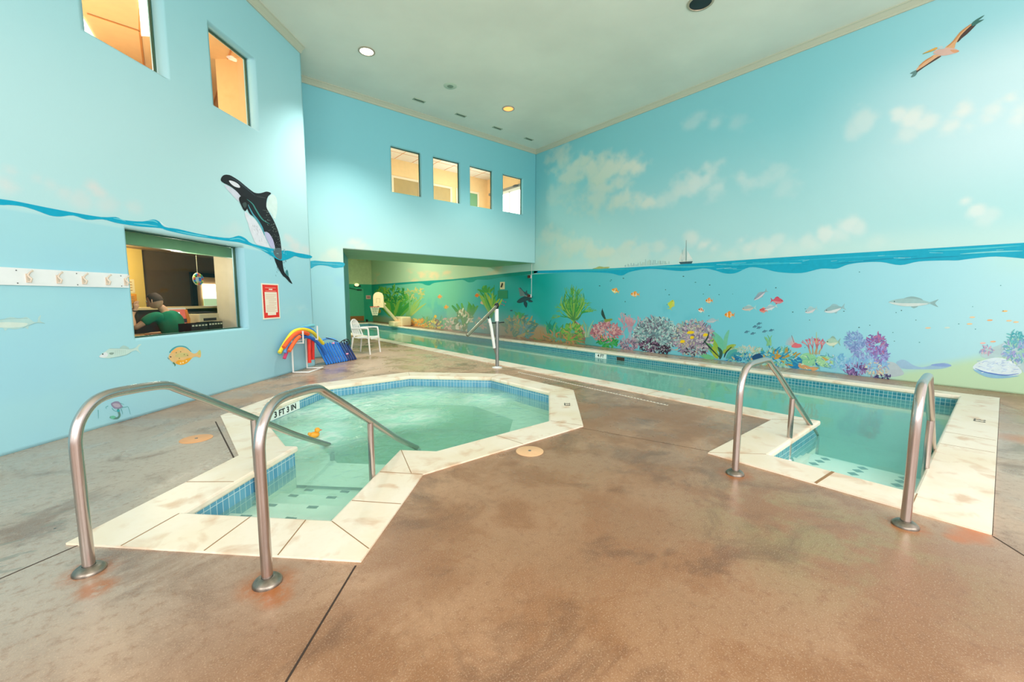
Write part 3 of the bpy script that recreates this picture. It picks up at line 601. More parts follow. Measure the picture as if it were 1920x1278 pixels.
# ------------------------------------------------------------------ mural figures: layers of flat paint lying on the real wall planes
class Art:
    def __init__(s, at, nrm): s.at = at; s.n = Vector(nrm); s.b = MB(); s.k = 0
    def new(s): s.b = MB(); s.k = 0; return s
    def poly(s, pts, col, smooth=5, layer=None, tf=None):
        s.k = s.k+1 if layer is None else layer
        P = [tf(*p) if tf else p for p in pts]
        if smooth and len(P) > 2: P = [tuple(map(float, q)) for q in crom(P, smooth, True)]
        off = s.n*(.0012+.0005*s.k+random.random()*.00045); W_ = [s.at(*p)+off for p in P]
        tri = tessellate_polygon([W_]); 
        fs = []
        for t in tri:
            nn = (W_[t[1]]-W_[t[0]]).cross(W_[t[2]]-W_[t[0]])
            fs.append(list(t) if nn.dot(s.n) > 0 else list(t)[::-1])
        s.b.add(W_, fs, paint(col)); return s
    def ell(s, x, y, rx, ry, col, ang=0, layer=None, n=14, tf=None):
        c, q = math.cos(ang), math.sin(ang)
        return s.poly([(x+rx*math.cos(t)*c-ry*math.sin(t)*q, y+rx*math.cos(t)*q+ry*math.sin(t)*c) for t in [2*PI*i/n for i in range(n)]], col, 0, layer, tf)
    def stroke(s, pts, w0, w1, col, layer=None, tf=None, mid=None, k=5):
        P = [np.array(tf(*p) if tf else p, float) for p in pts]
        if len(P) > 2: P = crom(P, k)
        n = len(P); L = []; R = []
        for i in range(n):
            t = P[min(i+1, n-1)]-P[max(i-1, 0)]; t = t/(np.hypot(*t)+1e-9); q = np.array([-t[1], t[0]]); f = i/(n-1)
            w = (w0+(w1-w0)*f) if mid is None else (w0*(1-f)+w1*f+mid*4*f*(1-f)); L.append(tuple(P[i]+q*w/2)); R.append(tuple(P[i]-q*w/2))
        return s.poly(L+R[::-1], col, 0, layer)
    def done(s, name, parent, label=None):
        o = MB.build(s.b, name, parent, label); s.new(); return o
    # generated figures
    def fish(s, x, y, ln, ht, ang, body, belly, fin, dirn=-1, stripes=(), eye='20282c'):
        """nose at -x for dirn=-1"""
        c, q = math.cos(ang), math.sin(ang); tf = lambda u, v: (x+dirn*(-u)*ln*c-v*ht*q, y+dirn*(-u)*ln*q+v*ht*c)
        s.poly([(-.5, .02), (-.38, -.28), (-.15, -.5), (.12, -.42), (.32, -.14), (.36, 0), (.32, .14), (.1, .42), (-.18, .5), (-.4, .28)], body, 4, 3, tf)
        s.poly([(-.48, .06), (-.2, .12), (.3, .05), (.1, .4), (-.18, .47), (-.4, .28)], belly, 4, 4, tf)
        s.poly([(.30, 0), (.38, -.18), (.52, -.5), (.45, 0), (.52, .48), (.38, .16)], fin, 3, 2, tf)
        s.poly([(-.2, -.42), (-.05, -.75), (.12, -.62), (.2, -.3), (0, -.3)], fin, 3, 2, tf); s.poly([(-.05, .4), (.02, .72), (.12, .36)], fin, 2, 2, tf)
        for u in stripes: s.stroke([(u, -.42), (u+.02, 0), (u, .42)], ln*.06, ln*.06, 'f4efe6', 5, tf)
        p = tf(-.38, -.06); s.ell(p[0], p[1], max(ht*.07, .45), max(ht*.07, .45), eye, 0, 6, 8)
        return s
    def clump(s, cx, cy, rx, ry, cols, n, l0, l1, w, up=.0, layer0=1):
        for i in range(n):
            a = random.uniform(0, 2*PI); rr = random.random()**.5; x = cx+rx*rr*math.cos(a); y = cy+ry*rr*math.sin(a)
            d = math.atan2(math.sin(a)-up*1.6, math.cos(a))+random.gauss(0, .7); l = random.uniform(l0, l1)
            bnd = random.gauss(0, .4); m_ = (x+.5*l*math.cos(d), y+.5*l*math.sin(d)); e = (x+l*math.cos(d+bnd), y+l*math.sin(d+bnd))
            s.stroke([(x, y), m_, e], w*.4, w*.35, random.choice(cols), layer0+i % 9, None, w*.5, 2)
        return s
    def branch(s, x, y, l, a, w, depth, cols, spread=.55, layer=2):
        e = (x+l*math.cos(a), y-l*math.sin(a)); m_ = ((x+e[0])/2+random.gauss(0, l*.08), (y+e[1])/2+random.gauss(0, l*.06))
        s.stroke([(x, y), m_, e], w, w*.7, cols[min(len(cols)-1, depth)], layer+depth, None, None, 3)
        if depth > 0:
            for k in range(random.choice((2, 3))): s.branch(e[0], e[1], l*random.uniform(.6, .85), a+random.gauss(0, spread), w*.7, depth-1, cols, spread, layer)
        return s
    def weed(s, x, y, n, l, a0, a1, w, cols, layer=3):
        for i in range(n):
            a = a0+(a1-a0)*(i+.5)/n+random.gauss(0, .08); q = l*random.uniform(.65, 1); bx = x+random.gauss(0, w*.6)
            s.stroke([(bx, y), (bx+.5*q*math.cos(a)+random.gauss(0, q*.05), y-.55*q*math.sin(a)), (bx+q*math.cos(a+random.gauss(0, .15)), y-q*math.sin(a))], w*.6, w*.15, random.choice(cols), layer+i % 5, None, w*.45, 4)
        return s
AR = Art(lambda x, y: on_x(x, y, RX), (-1, 0, 0)); AL = Art(lambda x, y: on_d(x, y, LD), (1/S2, -1/S2, 0)); AM = Art(lambda x, y: on_y(x, y, MY), (0, -1, 0))
def cr(pts, x0, y0, sc): return [(x0+x/sc, y0+y/sc) for x, y in pts]

# --- painted water line
top = [(1001, 507.4), (1150, 502.5), (1298, 493.8), (1460, 482.5), (1700, 468), (1925, 454.5)]
bot = [(1925, 485), (1867, 480.7), (1819, 485), (1795, 488), (1771, 488), (1723, 490), (1688, 496.8), (1652, 491), (1615, 492), (1589, 496), (1568, 503.5), (1539, 503.5), (1503, 511.6), (1460, 510), (1430, 503), (1405, 501), (1380, 511.6), (1360, 512.4), (1340, 506.6), (1318, 503), (1280, 508), (1230, 504), (1205, 505), (1180, 510), (1165, 516.5), (1140, 511.6), (1080, 510), (1040, 511.5), (1001, 512.3)]
AR.poly([tuple(map(float, q)) for q in crom(top, 5)]+[tuple(map(float, q)) for q in crom(bot, 4)], '0aa3c2', 0, 1)
for p, c in (([(1350, 497), (1420, 495), (1500, 492)], '3bb9cf'), ([(1480, 489), (1600, 482), (1700, 478)], '28aecb'), ([(1560, 495), (1640, 487), (1720, 480)], '0791b3'), ([(1740, 470), (1830, 466), (1915, 460)], '4cc0ce'), ([(1800, 476), (1860, 472), (1918, 470)], '7ccdd4'), ([(1220, 500), (1290, 500), (1340, 499)], '4bbdc6'), ([(1090, 507), (1140, 505), (1190, 504)], '36b0b6'), ([(1680, 488), (1740, 483), (1800, 480)], '0a8fb0')):
    AR.stroke(p, .4, .4, c, 2, None, 2.2)
for i in range(26):
    x = random.uniform(1250, 1900); y = 483-.0615*(x-1460)+random.uniform(4, 17); AR.stroke([(x, y), (x+random.uniform(10, 34), y-1+random.gauss(0, 1))], .6, .4, random.choice(['5cc6d2', '0790b2', '9bdbe0']), 3)
AR.done('painted_wave_band', wall_right, 'deep blue painted wave line')
AR.poly([(700, 533.5), (780, 527.5), (850, 523), (920, 515.5), (1000, 507.5), (1000, 513), (940, 520), (915, 524), (895, 524), (888, 528), (878, 529), (868, 524.5), (850, 526), (815, 530), (806, 534.5), (798, 534), (785, 530.5), (745, 534), (700, 536)], '1a9a8c', 3, 1); AR.done('painted_wave_band', wall_right, 'thin green wave line in the far hall')
L = [(-160, 347), (-80, 360), (0, 372.8), (31.7, 377.5), (83, 388), (141.7, 399), (190, 406.7), (216.7, 406.7), (233, 412.5), (266.7, 415), (286.7, 411.3), (298, 415), (308, 425), (333, 429), (367, 437), (400, 443), (430, 446), (447, 441.7), (460, 446.7), (473, 456.7), (513, 466.7), (533, 470), (581.2, 478.3),
     (581.4, 484.3), (563, 482.7), (550, 480), (530, 488), (513, 481.7), (487, 466.7), (467, 459.3), (447, 454), (427, 451.7), (393, 446.7), (350, 440), (313, 431.7), (300, 427.5), (266.7, 425), (246.7, 422.5), (216.7, 417.5), (191.7, 411), (163, 411.7), (136.7, 403.7), (113, 405.8), (93, 403.7), (66.7, 394), (41.7, 386.7), (16.7, 384), (0, 384), (-60, 378), (-160, 362)]
AL.poly(L, '08a4c8', 3, 1)
for p in ([(212, 409), (225, 411), (236, 415)], [(250, 419), (275, 421), (296, 424)], [(275, 414), (288, 414), (296, 418)], [(430, 449), (447, 447), (460, 452)], [(470, 460), (490, 467), (512, 475)], [(330, 433), (360, 439), (390, 444)]): AL.stroke(p, .3, .3, '6bcbdc', 2, None, 1.6)
for p in ([(300, 416), (305, 420), (312, 426)], [(302, 419), (310, 423), (318, 427)]): AL.stroke(p, 2, .4, 'd6eaf0', 2)
AL.done('painted_wave_band', wall_left, 'bright blue painted wave line')
AM.poly([(582.5, 489), (612, 490.3), (644, 492), (644, 500), (636, 501.5), (626, 502), (615, 498.5), (600, 497), (590, 499), (582.5, 503)], '2fa9c4', 3, 1); AM.stroke([(585, 493), (612, 494), (642, 497)], .5, .5, '69c2d2', 2, None, 1); AM.done('painted_wave_band', wall_middle)

# --- orca
o_ = lambda pts: cr(pts, 410, 310, 5.553)
AL.poly(o_([(470, 430), (505, 380), (520, 330), (560, 300), (600, 340), (610, 430), (600, 520), (580, 560), (540, 490)]), 'cfe5e4', 4, 1)
AL.poly(o_([(20, 155), (30, 120), (60, 98), (110, 100), (160, 125), (220, 165), (280, 215), (330, 255), (370, 282), (410, 290), (450, 285), (500, 272), (545, 290), (515, 320), (500, 360), (495, 410), (500, 445), (530, 500), (565, 560), (595, 625), (620, 690), (638, 760), (648, 830), (655, 900), (660, 960), (665, 1020), (675, 1080), (690, 1120), (722, 1150), (745, 1190), (766, 1232), (735, 1215), (700, 1175), (665, 1145), (630, 1090), (600, 1030), (580, 975), (575, 930), (590, 880), (570, 800), (520, 720), (480, 690), (465, 690), (430, 610), (390, 560), (350, 525), (320, 500), (290, 440), (250, 350), (220, 310), (180, 265), (130, 225), (85, 200), (45, 180)]), '1c2127', 3, 3)
AL.poly(o_([(60, 200), (100, 215), (150, 245), (200, 285), (225, 315), (215, 340), (215, 380), (160, 330), (110, 275), (75, 235)]), 'cfd3e3', 3, 2)
AL.poly(o_([(105, 158), (150, 165), (195, 190), (218, 215), (215, 232), (170, 222), (130, 195)]), 'dfe2ec', 4, 4)
AL.poly(o_([(275, 480), (330, 530), (385, 575), (425, 640), (460, 700), (490, 770), (520, 830), (530, 855), (440, 835), (385, 810), (350, 740), (320, 660), (300, 590), (275, 530)]), 'd9dce8', 3, 2)
AL.poly(o_([(480, 692), (520, 705), (555, 755), (575, 810), (580, 860), (545, 855), (515, 800), (490, 750)]), 'b9b9dc', 3, 4)
AL.poly(o_([(215, 330), (210, 360), (235, 420), (265, 473), (290, 460), (305, 400), (305, 350), (270, 325), (235, 320)]), '15191d', 3, 5)
AL.poly(o_([(245, 400), (262, 440), (278, 440), (290, 410), (280, 385), (262, 385)]), '3c4d4c', 3, 6)
AL.poly(o_([(695, 1105), (710, 1085), (722, 1110), (726, 1155), (700, 1135)]), '3d7f86', 3, 4)
AL.stroke(o_([(290, 350), (350, 400), (385, 460), (435, 540), (470, 575), (530, 610)]), .3, .3, '3f8a86', 6, None, 2.2)
AL.stroke(o_([(300, 400), (350, 500), (410, 580), (455, 660), (475, 730)]), .6, .6, '4b9db0', 5, None, 2.4)
AL.stroke(o_([(110, 120), (200, 170), (300, 250), (380, 320)]), .3, .3, '35424d', 6, None, 2)
AL.stroke(o_([(390, 320), (440, 330), (490, 340)]), .3, .3, '3a3c40', 6, None, 2)
for i in range(70):
    t = random.random(); x = 480+150*t+random.gauss(0, 22); y = 470+380*t+random.gauss(0, 25)
    p = o_([(x, y)])[0]; AL.ell(p[0], p[1], .35, .7, random.choice(['aeb9ae', '6d7a74', '8b968f']), .3, 6, 6)
for i in range(26):
    t = random.random(); x = 360+120*t+random.gauss(0, 20); y = 600+220*t; p = o_([(x, y)])[0]; AL.stroke([p, (p[0]+1.5, p[1]+3.5)], .8, .2, random.choice(['eef0f4', 'b5b9c6', 'a7acb9']), 3)
AL.poly(o_([(480, 865), (560, 890), (650, 885), (740, 890), (830, 920), (790, 940), (720, 975), (650, 990), (580, 960), (540, 920)]), '0ba5c6', 3, 7)
AL.poly(o_([(575, 870), (640, 860), (655, 920), (648, 980), (600, 960), (570, 915)]), '5a6970', 3, 8)
for i in range(26):
    p = o_([(random.uniform(500, 700), random.uniform(870, 980))])[0]; AL.stroke([p, (p[0]+random.gauss(0, 2), p[1]+random.gauss(1, 1))], .7, .3, random.choice(['9adbe6', '38b6d0', 'e2f2f4', '2f6d7c']), 9)
for i in range(22):
    p = o_([(random.uniform(590, 700), random.uniform(980, 1150))])[0]
    if True: AL.stroke([p, (p[0]+1.2, p[1]+3)], .6, .3, '2d5763', 2)
AL.done('painted_orca', wall_left, 'black and white orca painted leaping out of the sea')

# --- left wall fish and crab
f_ = lambda pts: cr(pts, 180, 630, 8.727)
AL.poly(f_([(45, 335), (90, 285), (150, 250), (215, 205), (300, 205), (400, 205), (520, 210), (640, 190), (690, 140), (740, 130), (690, 190), (700, 240), (735, 290), (650, 230), (560, 265), (490, 310), (380, 330), (230, 360), (110, 355)]), 'c2dcd6', 3, 2)
AL.poly(f_([(45, 335), (100, 290), (150, 262), (190, 290), (180, 330), (110, 352)]), 'dfe6ea', 3, 3); AL.ell(*f_([(105, 293)])[0], 1.5, 1.3, '31424a', 0, 5, 10)
AL.poly(f_([(215, 270), (290, 268), (270, 300), (225, 300)]), '8fa9a0', 2, 4); AL.poly(f_([(385, 205), (440, 150), (525, 180), (530, 210)]), 'a9cbc8', 2, 1)
for x in range(310, 500, 32): AL.stroke(f_([(x, 225), (x+4, 270), (x-3, 315)]), .7, .4, 'a3c4bd', 4)
AL.stroke(f_([(230, 358), (380, 330), (500, 300), (570, 262)]), .5, .5, '7fa9a8', 4); AL.stroke(f_([(215, 203), (400, 203), (560, 210), (640, 190)]), .5, .5, '95b6b2', 4)
AL.done('painted_mackerel', wall_left, 'pale silver painted fish below the reception window')
AL.poly(f_([(1195, 260), (1240, 205), (1310, 165), (1400, 155), (1480, 175), (1545, 235), (1560, 255), (1500, 240), (1400, 180), (1260, 225), (1215, 270)]), '4aa2ae', 3, 1)
AL.poly(f_([(1185, 340), (1200, 300), (1250, 235), (1320, 185), (1400, 175), (1470, 195), (1530, 240), (1580, 280), (1640, 275), (1690, 225), (1712, 250), (1715, 320), (1695, 350), (1640, 335), (1590, 345), (1540, 390), (1480, 440), (1400, 470), (1320, 455), (1255, 425), (1205, 385)]), 'e3bd83', 3, 2)
AL.poly(f_([(1300, 430), (1350, 390), (1430, 390), (1500, 360), (1560, 355), (1500, 430), (1410, 468), (1330, 460)]), 'f0ab37', 3, 3)
AL.poly(f_([(1300, 300), (1400, 270), (1500, 280), (1480, 330), (1380, 345), (1300, 340)]), 'cdbf80', 3, 3)
AL.poly(f_([(1225, 260), (1300, 205), (1380, 190), (1440, 205), (1330, 235), (1270, 275)]), 'f2b56a', 3, 3)
AL.poly(f_([(1690, 225), (1712, 250), (1700, 300), (1660, 290)]), 'c6c776', 2, 3); AL.ell(*f_([(1218, 335)])[0], 1.5, 1.6, '5b3a34', 0, 5, 10); AL.ell(*f_([(1222, 325)])[0], .7, .6, 'f4e8d8', 0, 6, 8)
for x, y in ((1380, 255), (1495, 315), (1360, 362), (1310, 270), (1440, 300)): AL.ell(*f_([(x, y)])[0], 1.1, 1, '7a7a44', 0, 5, 8)
for x, y in ((1420, 430), (1475, 405), (1380, 440)): AL.ell(*f_([(x, y)])[0], 1.5, 1.3, 'fbe6b0', 0, 5, 8)
AL.stroke(f_([(1260, 430), (1290, 465), (1285, 490)]), 3, 1, '4f7f5c', 4); AL.stroke(f_([(1170, 350), (1185, 375), (1200, 360)]), 1, .5, '4f7f6c', 4)
AL.done('painted_flounder', wall_left, 'round orange painted fish below the reception window')
g_ = lambda pts: cr(pts, 0, 440, 6.388)
AL.poly(g_([(-200, 1060), (-100, 1020), (20, 1015), (120, 985), (230, 1000), (320, 985), (400, 1040), (445, 1040), (455, 990), (490, 960), (480, 1030), (535, 1060), (440, 1055), (350, 1085), (330, 1130), (290, 1110), (180, 1130), (100, 1120), (60, 1150), (20, 1110), (-100, 1120), (-200, 1110)]), 'b3d6d6', 3, 1)
AL.poly(g_([(-60, 1060), (60, 1045), (200, 1050), (330, 1060), (270, 1100), (100, 1110), (-50, 1105)]), 'cfe0d8', 3, 2)
AL.stroke(g_([(-100, 1030), (40, 1010), (180, 1000), (330, 1000)]), .5, .5, '8bb1b3', 3); AL.stroke(g_([(270, 1115), (350, 1080), (450, 1050), (535, 1062)]), .5, .4, '7fa8a8', 3)
AL.done('painted_trout', wall_left, 'pale grey-green painted fish under the coat hook board')
h_ = lambda pts: cr(pts, 170, 740, 19.2)
AL.poly(h_([(720, 330), (800, 260), (900, 230), (1020, 250), (1120, 380), (1150, 440), (1060, 490), (940, 500), (820, 470)]), '8f8ba6', 3, 2); AL.poly(h_([(780, 330), (900, 300), (1020, 330), (1060, 420), (950, 450), (840, 410)]), 'b3aabb', 3, 3)
AL.stroke(h_([(980, 500), (985, 560), (1010, 640), (1030, 740), (960, 830), (800, 840), (680, 790)]), 4, 3.5, '5f8d83', 4); AL.ell(*h_([(985, 570)])[0], 3, 2.2, '3aa4b0', 0, 5); AL.poly(h_([(690, 780), (800, 750), (890, 780), (870, 820), (780, 870), (710, 830)]), '6cc0a4', 3, 5)
for p in ([(1100, 460), (1250, 440), (1340, 440), (1420, 700)], [(1080, 500), (1130, 620), (1140, 700)], [(760, 480), (830, 560), (930, 600)], [(620, 400), (540, 440), (560, 500)], [(1060, 300), (1190, 350)], [(260, 540), (265, 660), (270, 850)]): AL.stroke(h_(p), 1.3, .6, '5ea8ac', 4)
AL.done('painted_crab', wall_left, 'grey and teal painted crab low on the left wall')

# --- pelican, ship, skyline
q_ = lambda pts: cr(pts, 1560, 0, 5.325)
AR.poly(q_([(1130, 475), (1200, 420), (1250, 370), (1310, 300), (1390, 240), (1400, 275), (1340, 330), (1290, 390), (1240, 425), (1220, 485), (1170, 490)]), 'd8a77c', 3, 2)
AR.poly(q_([(1250, 415), (1290, 350), (1360, 280), (1410, 240), (1440, 245), (1400, 290), (1350, 340), (1300, 380), (1262, 418)]), '4c3d38', 3, 3)
AR.poly(q_([(1390, 240), (1440, 195), (1525, 150), (1485, 188), (1465, 205), (1522, 193), (1460, 232), (1410, 262)]), '3f6f68', 2, 4)
AR.stroke(q_([(1150, 470), (1220, 405), (1290, 320), (1390, 240)]), 1, 1, 'c58a56', 5, None, 2)
AR.poly(q_([(1010, 530), (1040, 500), (1100, 490), (1150, 478), (1215, 482), (1272, 512), (1200, 540), (1110, 557), (1050, 545)]), 'd3b0a4', 3, 4)
AR.poly(q_([(1180, 500), (1240, 500), (1272, 512), (1220, 528)]), 'd59a74', 3, 5); AR.ell(*q_([(1085, 475)])[0], 5, 3, 'b9cdd2', -.2, 5); AR.poly(q_([(900, 540), (960, 508), (1040, 472), (1052, 486), (1000, 514)]), 'd9a350', 2, 5); AR.stroke(q_([(905, 540), (970, 520), (1030, 500)]), 1, .4, '6f8d5a', 6)
AR.poly(q_([(1025, 545), (1092, 562), (1000, 622), (920, 672), (850, 722), (838, 700), (870, 660), (930, 610), (985, 570)]), 'dcab85', 3, 2)
AR.poly(q_([(1092, 562), (1000, 622), (920, 672), (850, 722), (845, 708), (920, 660), (1000, 605), (1060, 565)]), '4b4340', 2, 3); AR.poly(q_([(838, 700), (856, 716), (830, 760), (785, 772), (808, 738), (775, 735)]), '5f8685', 2, 3); AR.stroke(q_([(865, 665), (930, 610), (1010, 560)]), 1, 1, 'c98c55', 4, None, 1.5)
AR.done('painted_pelican', wall_right, 'brown and pink painted pelican gliding with wings spread')
AR.poly([(1273, 491), (1299, 489.5), (1297, 494), (1276, 495)], '3f5f68', 0, 3); AR.stroke([(1286.5, 492), (1287, 450)], .9, .5, '4a4a44', 4); AR.stroke([(1279, 492), (1279.5, 468)], .6, .4, '6a6a60', 4)
AR.poly([(1288, 488), (1289, 470), (1299, 486)], 'dfe5e2', 0, 5); AR.poly([(1285, 488), (1284.5, 462), (1276, 486)], 'cfd9d6', 0, 5); AR.poly([(1278, 487), (1278, 472), (1273, 487)], 'd9dcd6', 0, 5); AR.stroke([(1272, 490), (1300, 488.5)], .8, .8, 'efe7da', 6)
AR.done('painted_sailing_ship', wall_right, 'small painted two-masted sailing ship on the horizon')
for i in range(34):
    x = 1170+i*2.5+random.gauss(0, .8); y = 500-(x-1170)*.062; hh = random.uniform(3, 13)*(1-abs(x-1215)/70); AR.poly([(x, y), (x, y-hh), (x+1.6, y-hh), (x+1.6, y)], random.choice(['a9c8c6', '9dbec2', 'b6cdc4']), 0, 2+i % 3)
AR.done('painted_city_skyline', wall_right, 'faint grey painted skyline on the horizon')
AR.poly([(1111, 504), (1118, 501.5), (1124, 499), (1133, 500.5), (1142, 500), (1140, 503)], 'a8b070', 2, 3); AR.done('painted_island', wall_right)

# --- right wall fish
def F(nm, lb, *a, **k): AR.fish(*a, **k); AR.done(nm, wall_right, lb)
OR, OW = 'ef9a3c', 'f3d58c'
F('painted_clownfish', None, 1154, 545, 15, 8, .35, OR, 'f2dc9a', 'e9b468', stripes=(-.1,)); F('painted_clownfish', None, 1191, 551.5, 17, 8, .05, OR, 'eec48e', 'eba24a', stripes=(-.22, .1))
F('painted_clownfish', None, 1330, 563.5, 14, 8, 0, 'ef8a35', 'f2c48c', 'e8a066', stripes=(-.2, .08)); F('painted_clownfish', None, 1315, 581.5, 12, 7.5, .25, 'd8744a', 'f0e4d6', 'dcd8cc', stripes=(-.15, .1)); F('painted_clownfish', None, 1368, 590, 19, 9.5, .03, 'ef9430', 'f0a245', 'ee8a3c', stripes=(-.22, .12))
F('painted_yellow_fish', None, 1259, 571, 19, 10, -1.25, 'c9d24a', 'd3cf66', 'bcd069', dirn=1)
F('painted_silver_fish', None, 1336, 601, 24, 7, -.1, 'a9bcc6', 'c9c6cc', '9fc4cc'); F('painted_silver_fish', None, 1404.5, 577.5, 27, 9, -.08, '9fb8bd', 'd6beb4', 'a7cfd2'); F('painted_silver_fish', None, 1445, 576.5, 26, 8, -.25, 'a9bcc6', 'd9dcdf', 'b7d6da'); F('painted_silver_fish', None, 1426, 553, 31, 8, -.62, '8f9fb0', 'd9cdd6', '8fb0b6')
F('painted_red_fish', None, 1457, 563.5, 24, 10.5, .06, 'd0566a', 'd98a92', 'cf4c62', dirn=1); F('painted_red_fish', None, 1432, 581.5, 16, 8, .05, 'd25a5f', 'df8a7f', 'e3a28f')
F('painted_silver_fish', None, 1521, 581, 25, 10, -.3, 'a3c3cb', 'd7cfd2', 'a9cdd2'); F('painted_silver_fish', None, 1565, 579, 40, 13, -.2, '8fb3b9', 'd5dade', '97bcc4')
F('painted_long_fish', 'long pale grey painted fish with forked tail', 1712, 567, 92, 15, .03, '9ec0c2', 'cfd9d8', '8fb0b3'); F('painted_pale_round_fish', None, 1562, 641, 27, 15, 0, 'a9cbb8', 'd6ddc6', '8fb3a4')
for x, y in ((1423.5, 606.5), (1416, 612), (1423.5, 614), (1400.5, 622), (1412, 625), (1434, 621), (1446.5, 619)): AR.fish(x, y, 10.5, 3.6, -.25, '4d7f96', '5f93a6', '4d8296', eye='4d7f96')
AR.done('painted_minnow_school', wall_right)
for x, y, c in ((1740, 614.5, 'e6c7a8'), (1818, 607, 'ecc79a'), (1823, 594.5, 'e9c9a4'), (1856, 600, 'f0b483'), (1884, 583, 'f0bf77'), (1905, 603.5, 'ecc79a'), (1843, 643, 'efb9b0'), (1862, 640, 'f0b58f'), (1776, 614, 'cfdcd4'), (1892, 601, 'e8c8a0')): AR.ell(x, y, 5.5, 1.6, c, -.03, 2, 10)
AR.done('painted_yellow_fish_school', wall_right)
for i in range(40):
    x = random.uniform(1120, 1915); y = random.uniform(505, 655) if x > 1450 else random.uniform(515, 600); AR.ell(x, y, random.uniform(.8, 1.8), random.uniform(.6, 1), random.choice(['2f6f78', '4c8f94', '3a5f60']), 0, 2, 6)
AR.done('chipped_paint_spots', wall_right)

# --- corals and sea plants along the floor of the right wall
G1, G2, G3 = '3f9a45', '6bb04a', '97b850'
AR.branch(1076, 606, 15, 1.7, 4, 0, ['6a5a3e']); 
for a in (2.75, 2.3, 2.0, 1.75, 1.5, 1.25, .95, .7): AR.branch(1076+random.gauss(0, 2), 600, 16, a, 2.6, 3, [G2, '7fb552', G1, '4c8a4a'], .35)
for a in (1.75, 1.6, 1.4): AR.branch(1074, 588, 22, a, 2.4, 2, [G2, G1, '4c8a4a'], .25)
for a in np.linspace(.75, 2.6, 17):
    x0 = 1076+12*math.cos(a); y0 = 600-16*math.sin(a); l = random.uniform(22, 48)*(.55+.45*math.sin(a)); AR.stroke([(1076, 603), (x0, y0), (x0+l*.35*math.cos(a)*1.2, y0-l*.6), (x0+l*.4*math.cos(a), y0-l)], 2.4, .7, random.choice(['4f9a48', '78b04c', '3f8a4c', '94b850']), 4, None, .8, 4)
    for q in (.35, .6, .85): AR.stroke([(x0+l*.3*q*math.cos(a), y0-l*q), (x0+l*.3*q*math.cos(a)+random.choice((-4, 4)), y0-l*q-7)], 1.4, .4, random.choice(['6fb04c', '4a9450']), 5, None, .6)
AR.done('painted_tree_coral', wall_right, 'tall green painted branching coral')
AR.clump(1072, 622, 18, 11, ['5cab4a', '79b552', '9bb95a', '4f9450', 'b9a05a'], 110, 5, 12, 3, .4); AR.done('painted_green_bush_coral', wall_right)
AR.weed(1032, 625, 12, 26, 1.1, 2.1, 3, ['1f9a70', '2f9a6a', '138a72', '66b06a']); AR.weed(1046, 628, 7, 20, 1.2, 2.2, 3, ['1c9574', '3aa878']); AR.done('painted_teal_seaweed', wall_right)
AR.clump(1050, 636, 42, 6, ['a98a55', '7f9a5a', '5a9a60', 'b98a60', '8f7a58'], 110, 6, 16, 3, 0); AR.done('painted_sandy_ground', wall_right)
AR.poly([(1078, 602), (1088, 612), (1096, 624), (1097, 640), (1085, 638), (1080, 620)], '8a6f66', 3, 1); AR.weed(1101, 632, 9, 36, 1.0, 2.2, 3.2, ['8fb08a', 'c79a8a', '9fc4a4', '6fb0a0']); AR.done('painted_soft_coral', wall_right)
AR.clump(1136, 622, 26, 15, ['c98a94', 'b5707c', 'd9a6a6', 'a46878', 'c47f86', 'dcb0a8'], 300, 4, 9, 2.6, .3); AR.done('painted_pink_coral', wall_right, 'round pink painted coral clump')
AR.poly([(1130, 580), (1129, 590), (1134, 598), (1140, 605), (1137, 600)], '2f4c44', 3, 2); AR.stroke([(1130, 578), (1128, 588), (1134, 598), (1141, 607)], .8, 2.4, '2f4a42', 3); AR.poly([(1133, 598), (1139, 598), (1147, 597), (1148, 600), (1142, 603), (1142, 608), (1138, 608), (1134, 603)], '8c9a4c', 3, 4); AR.stroke([(1131, 601), (1126, 602), (1124, 605)], 1.5, .5, '3f7f78', 4); AR.done('painted_ray', wall_right, 'small dark painted ray with a whip tail')
for x, y in ((1116, 627), (1128, 633)): AR.fish(x, y, 7, 9, .1, 'e8c44a', 'efe0b0', '2c2a24', stripes=()); AR.stroke([(x-1, y-3), (x-1, y+4)], 1.1, 1, '2c2a24', 8); AR.stroke([(x+1.6, y-3), (x+1.6, y+3)], 1, .8, '2c2a24', 8)
AR.done('painted_butterfly_fish', wall_right)
AR.clump(1140, 642, 16, 6, ['2fa054', '3fb060', '1f8f4c', '57a85a'], 90, 4, 9, 3, .2); AR.done('painted_green_moss', wall_right)
for x, a in ((1172, 1.75), (1180, 1.4), (1184, 1.8), (1176, 1.3), (1190, 1.55)): AR.branch(x, 640, 18, a, 3.2, 3, ['dc9fa8', 'c98f9c', 'b5a0b4', 'a9b4c4'], .38)
AR.clump(1180, 645, 16, 9, ['8f7890', 'a58ca4', 'b59aa8', '6f5f78', 'c4a4ac'], 120, 3, 8, 2.4, .3); AR.done('painted_pink_branching_coral', wall_right, 'pink painted branching coral')
AR.ell(1232, 628, 40, 29, '6f8f98', 0, 1, 30); AR.clump(1232, 627, 42, 31, ['a9cdcc', '8fb6b8', 'c4dcd6', '7a8f98', '9fc0bf', '6c7a84', 'b7a9b4', '5f6a74'], 640, 4, 9, 2.6, .2, 2)
AR.clump(1218, 648, 16, 9, ['6a4a68', '4a3550', '8a6a84', '2f2438'], 100, 3, 8, 2.6, 0, 6); AR.clump(1245, 655, 10, 5, ['3c2a40', '2a2032', '5a4a58'], 50, 3, 7, 2.6, 0, 6); AR.clump(1222, 608, 14, 8, ['6a6478', '8a8a96', 'b9cfcc'], 60, 3, 7, 2, 0, 7)
AR.done('painted_grey_coral', wall_right, 'large grey-green painted bushy coral')
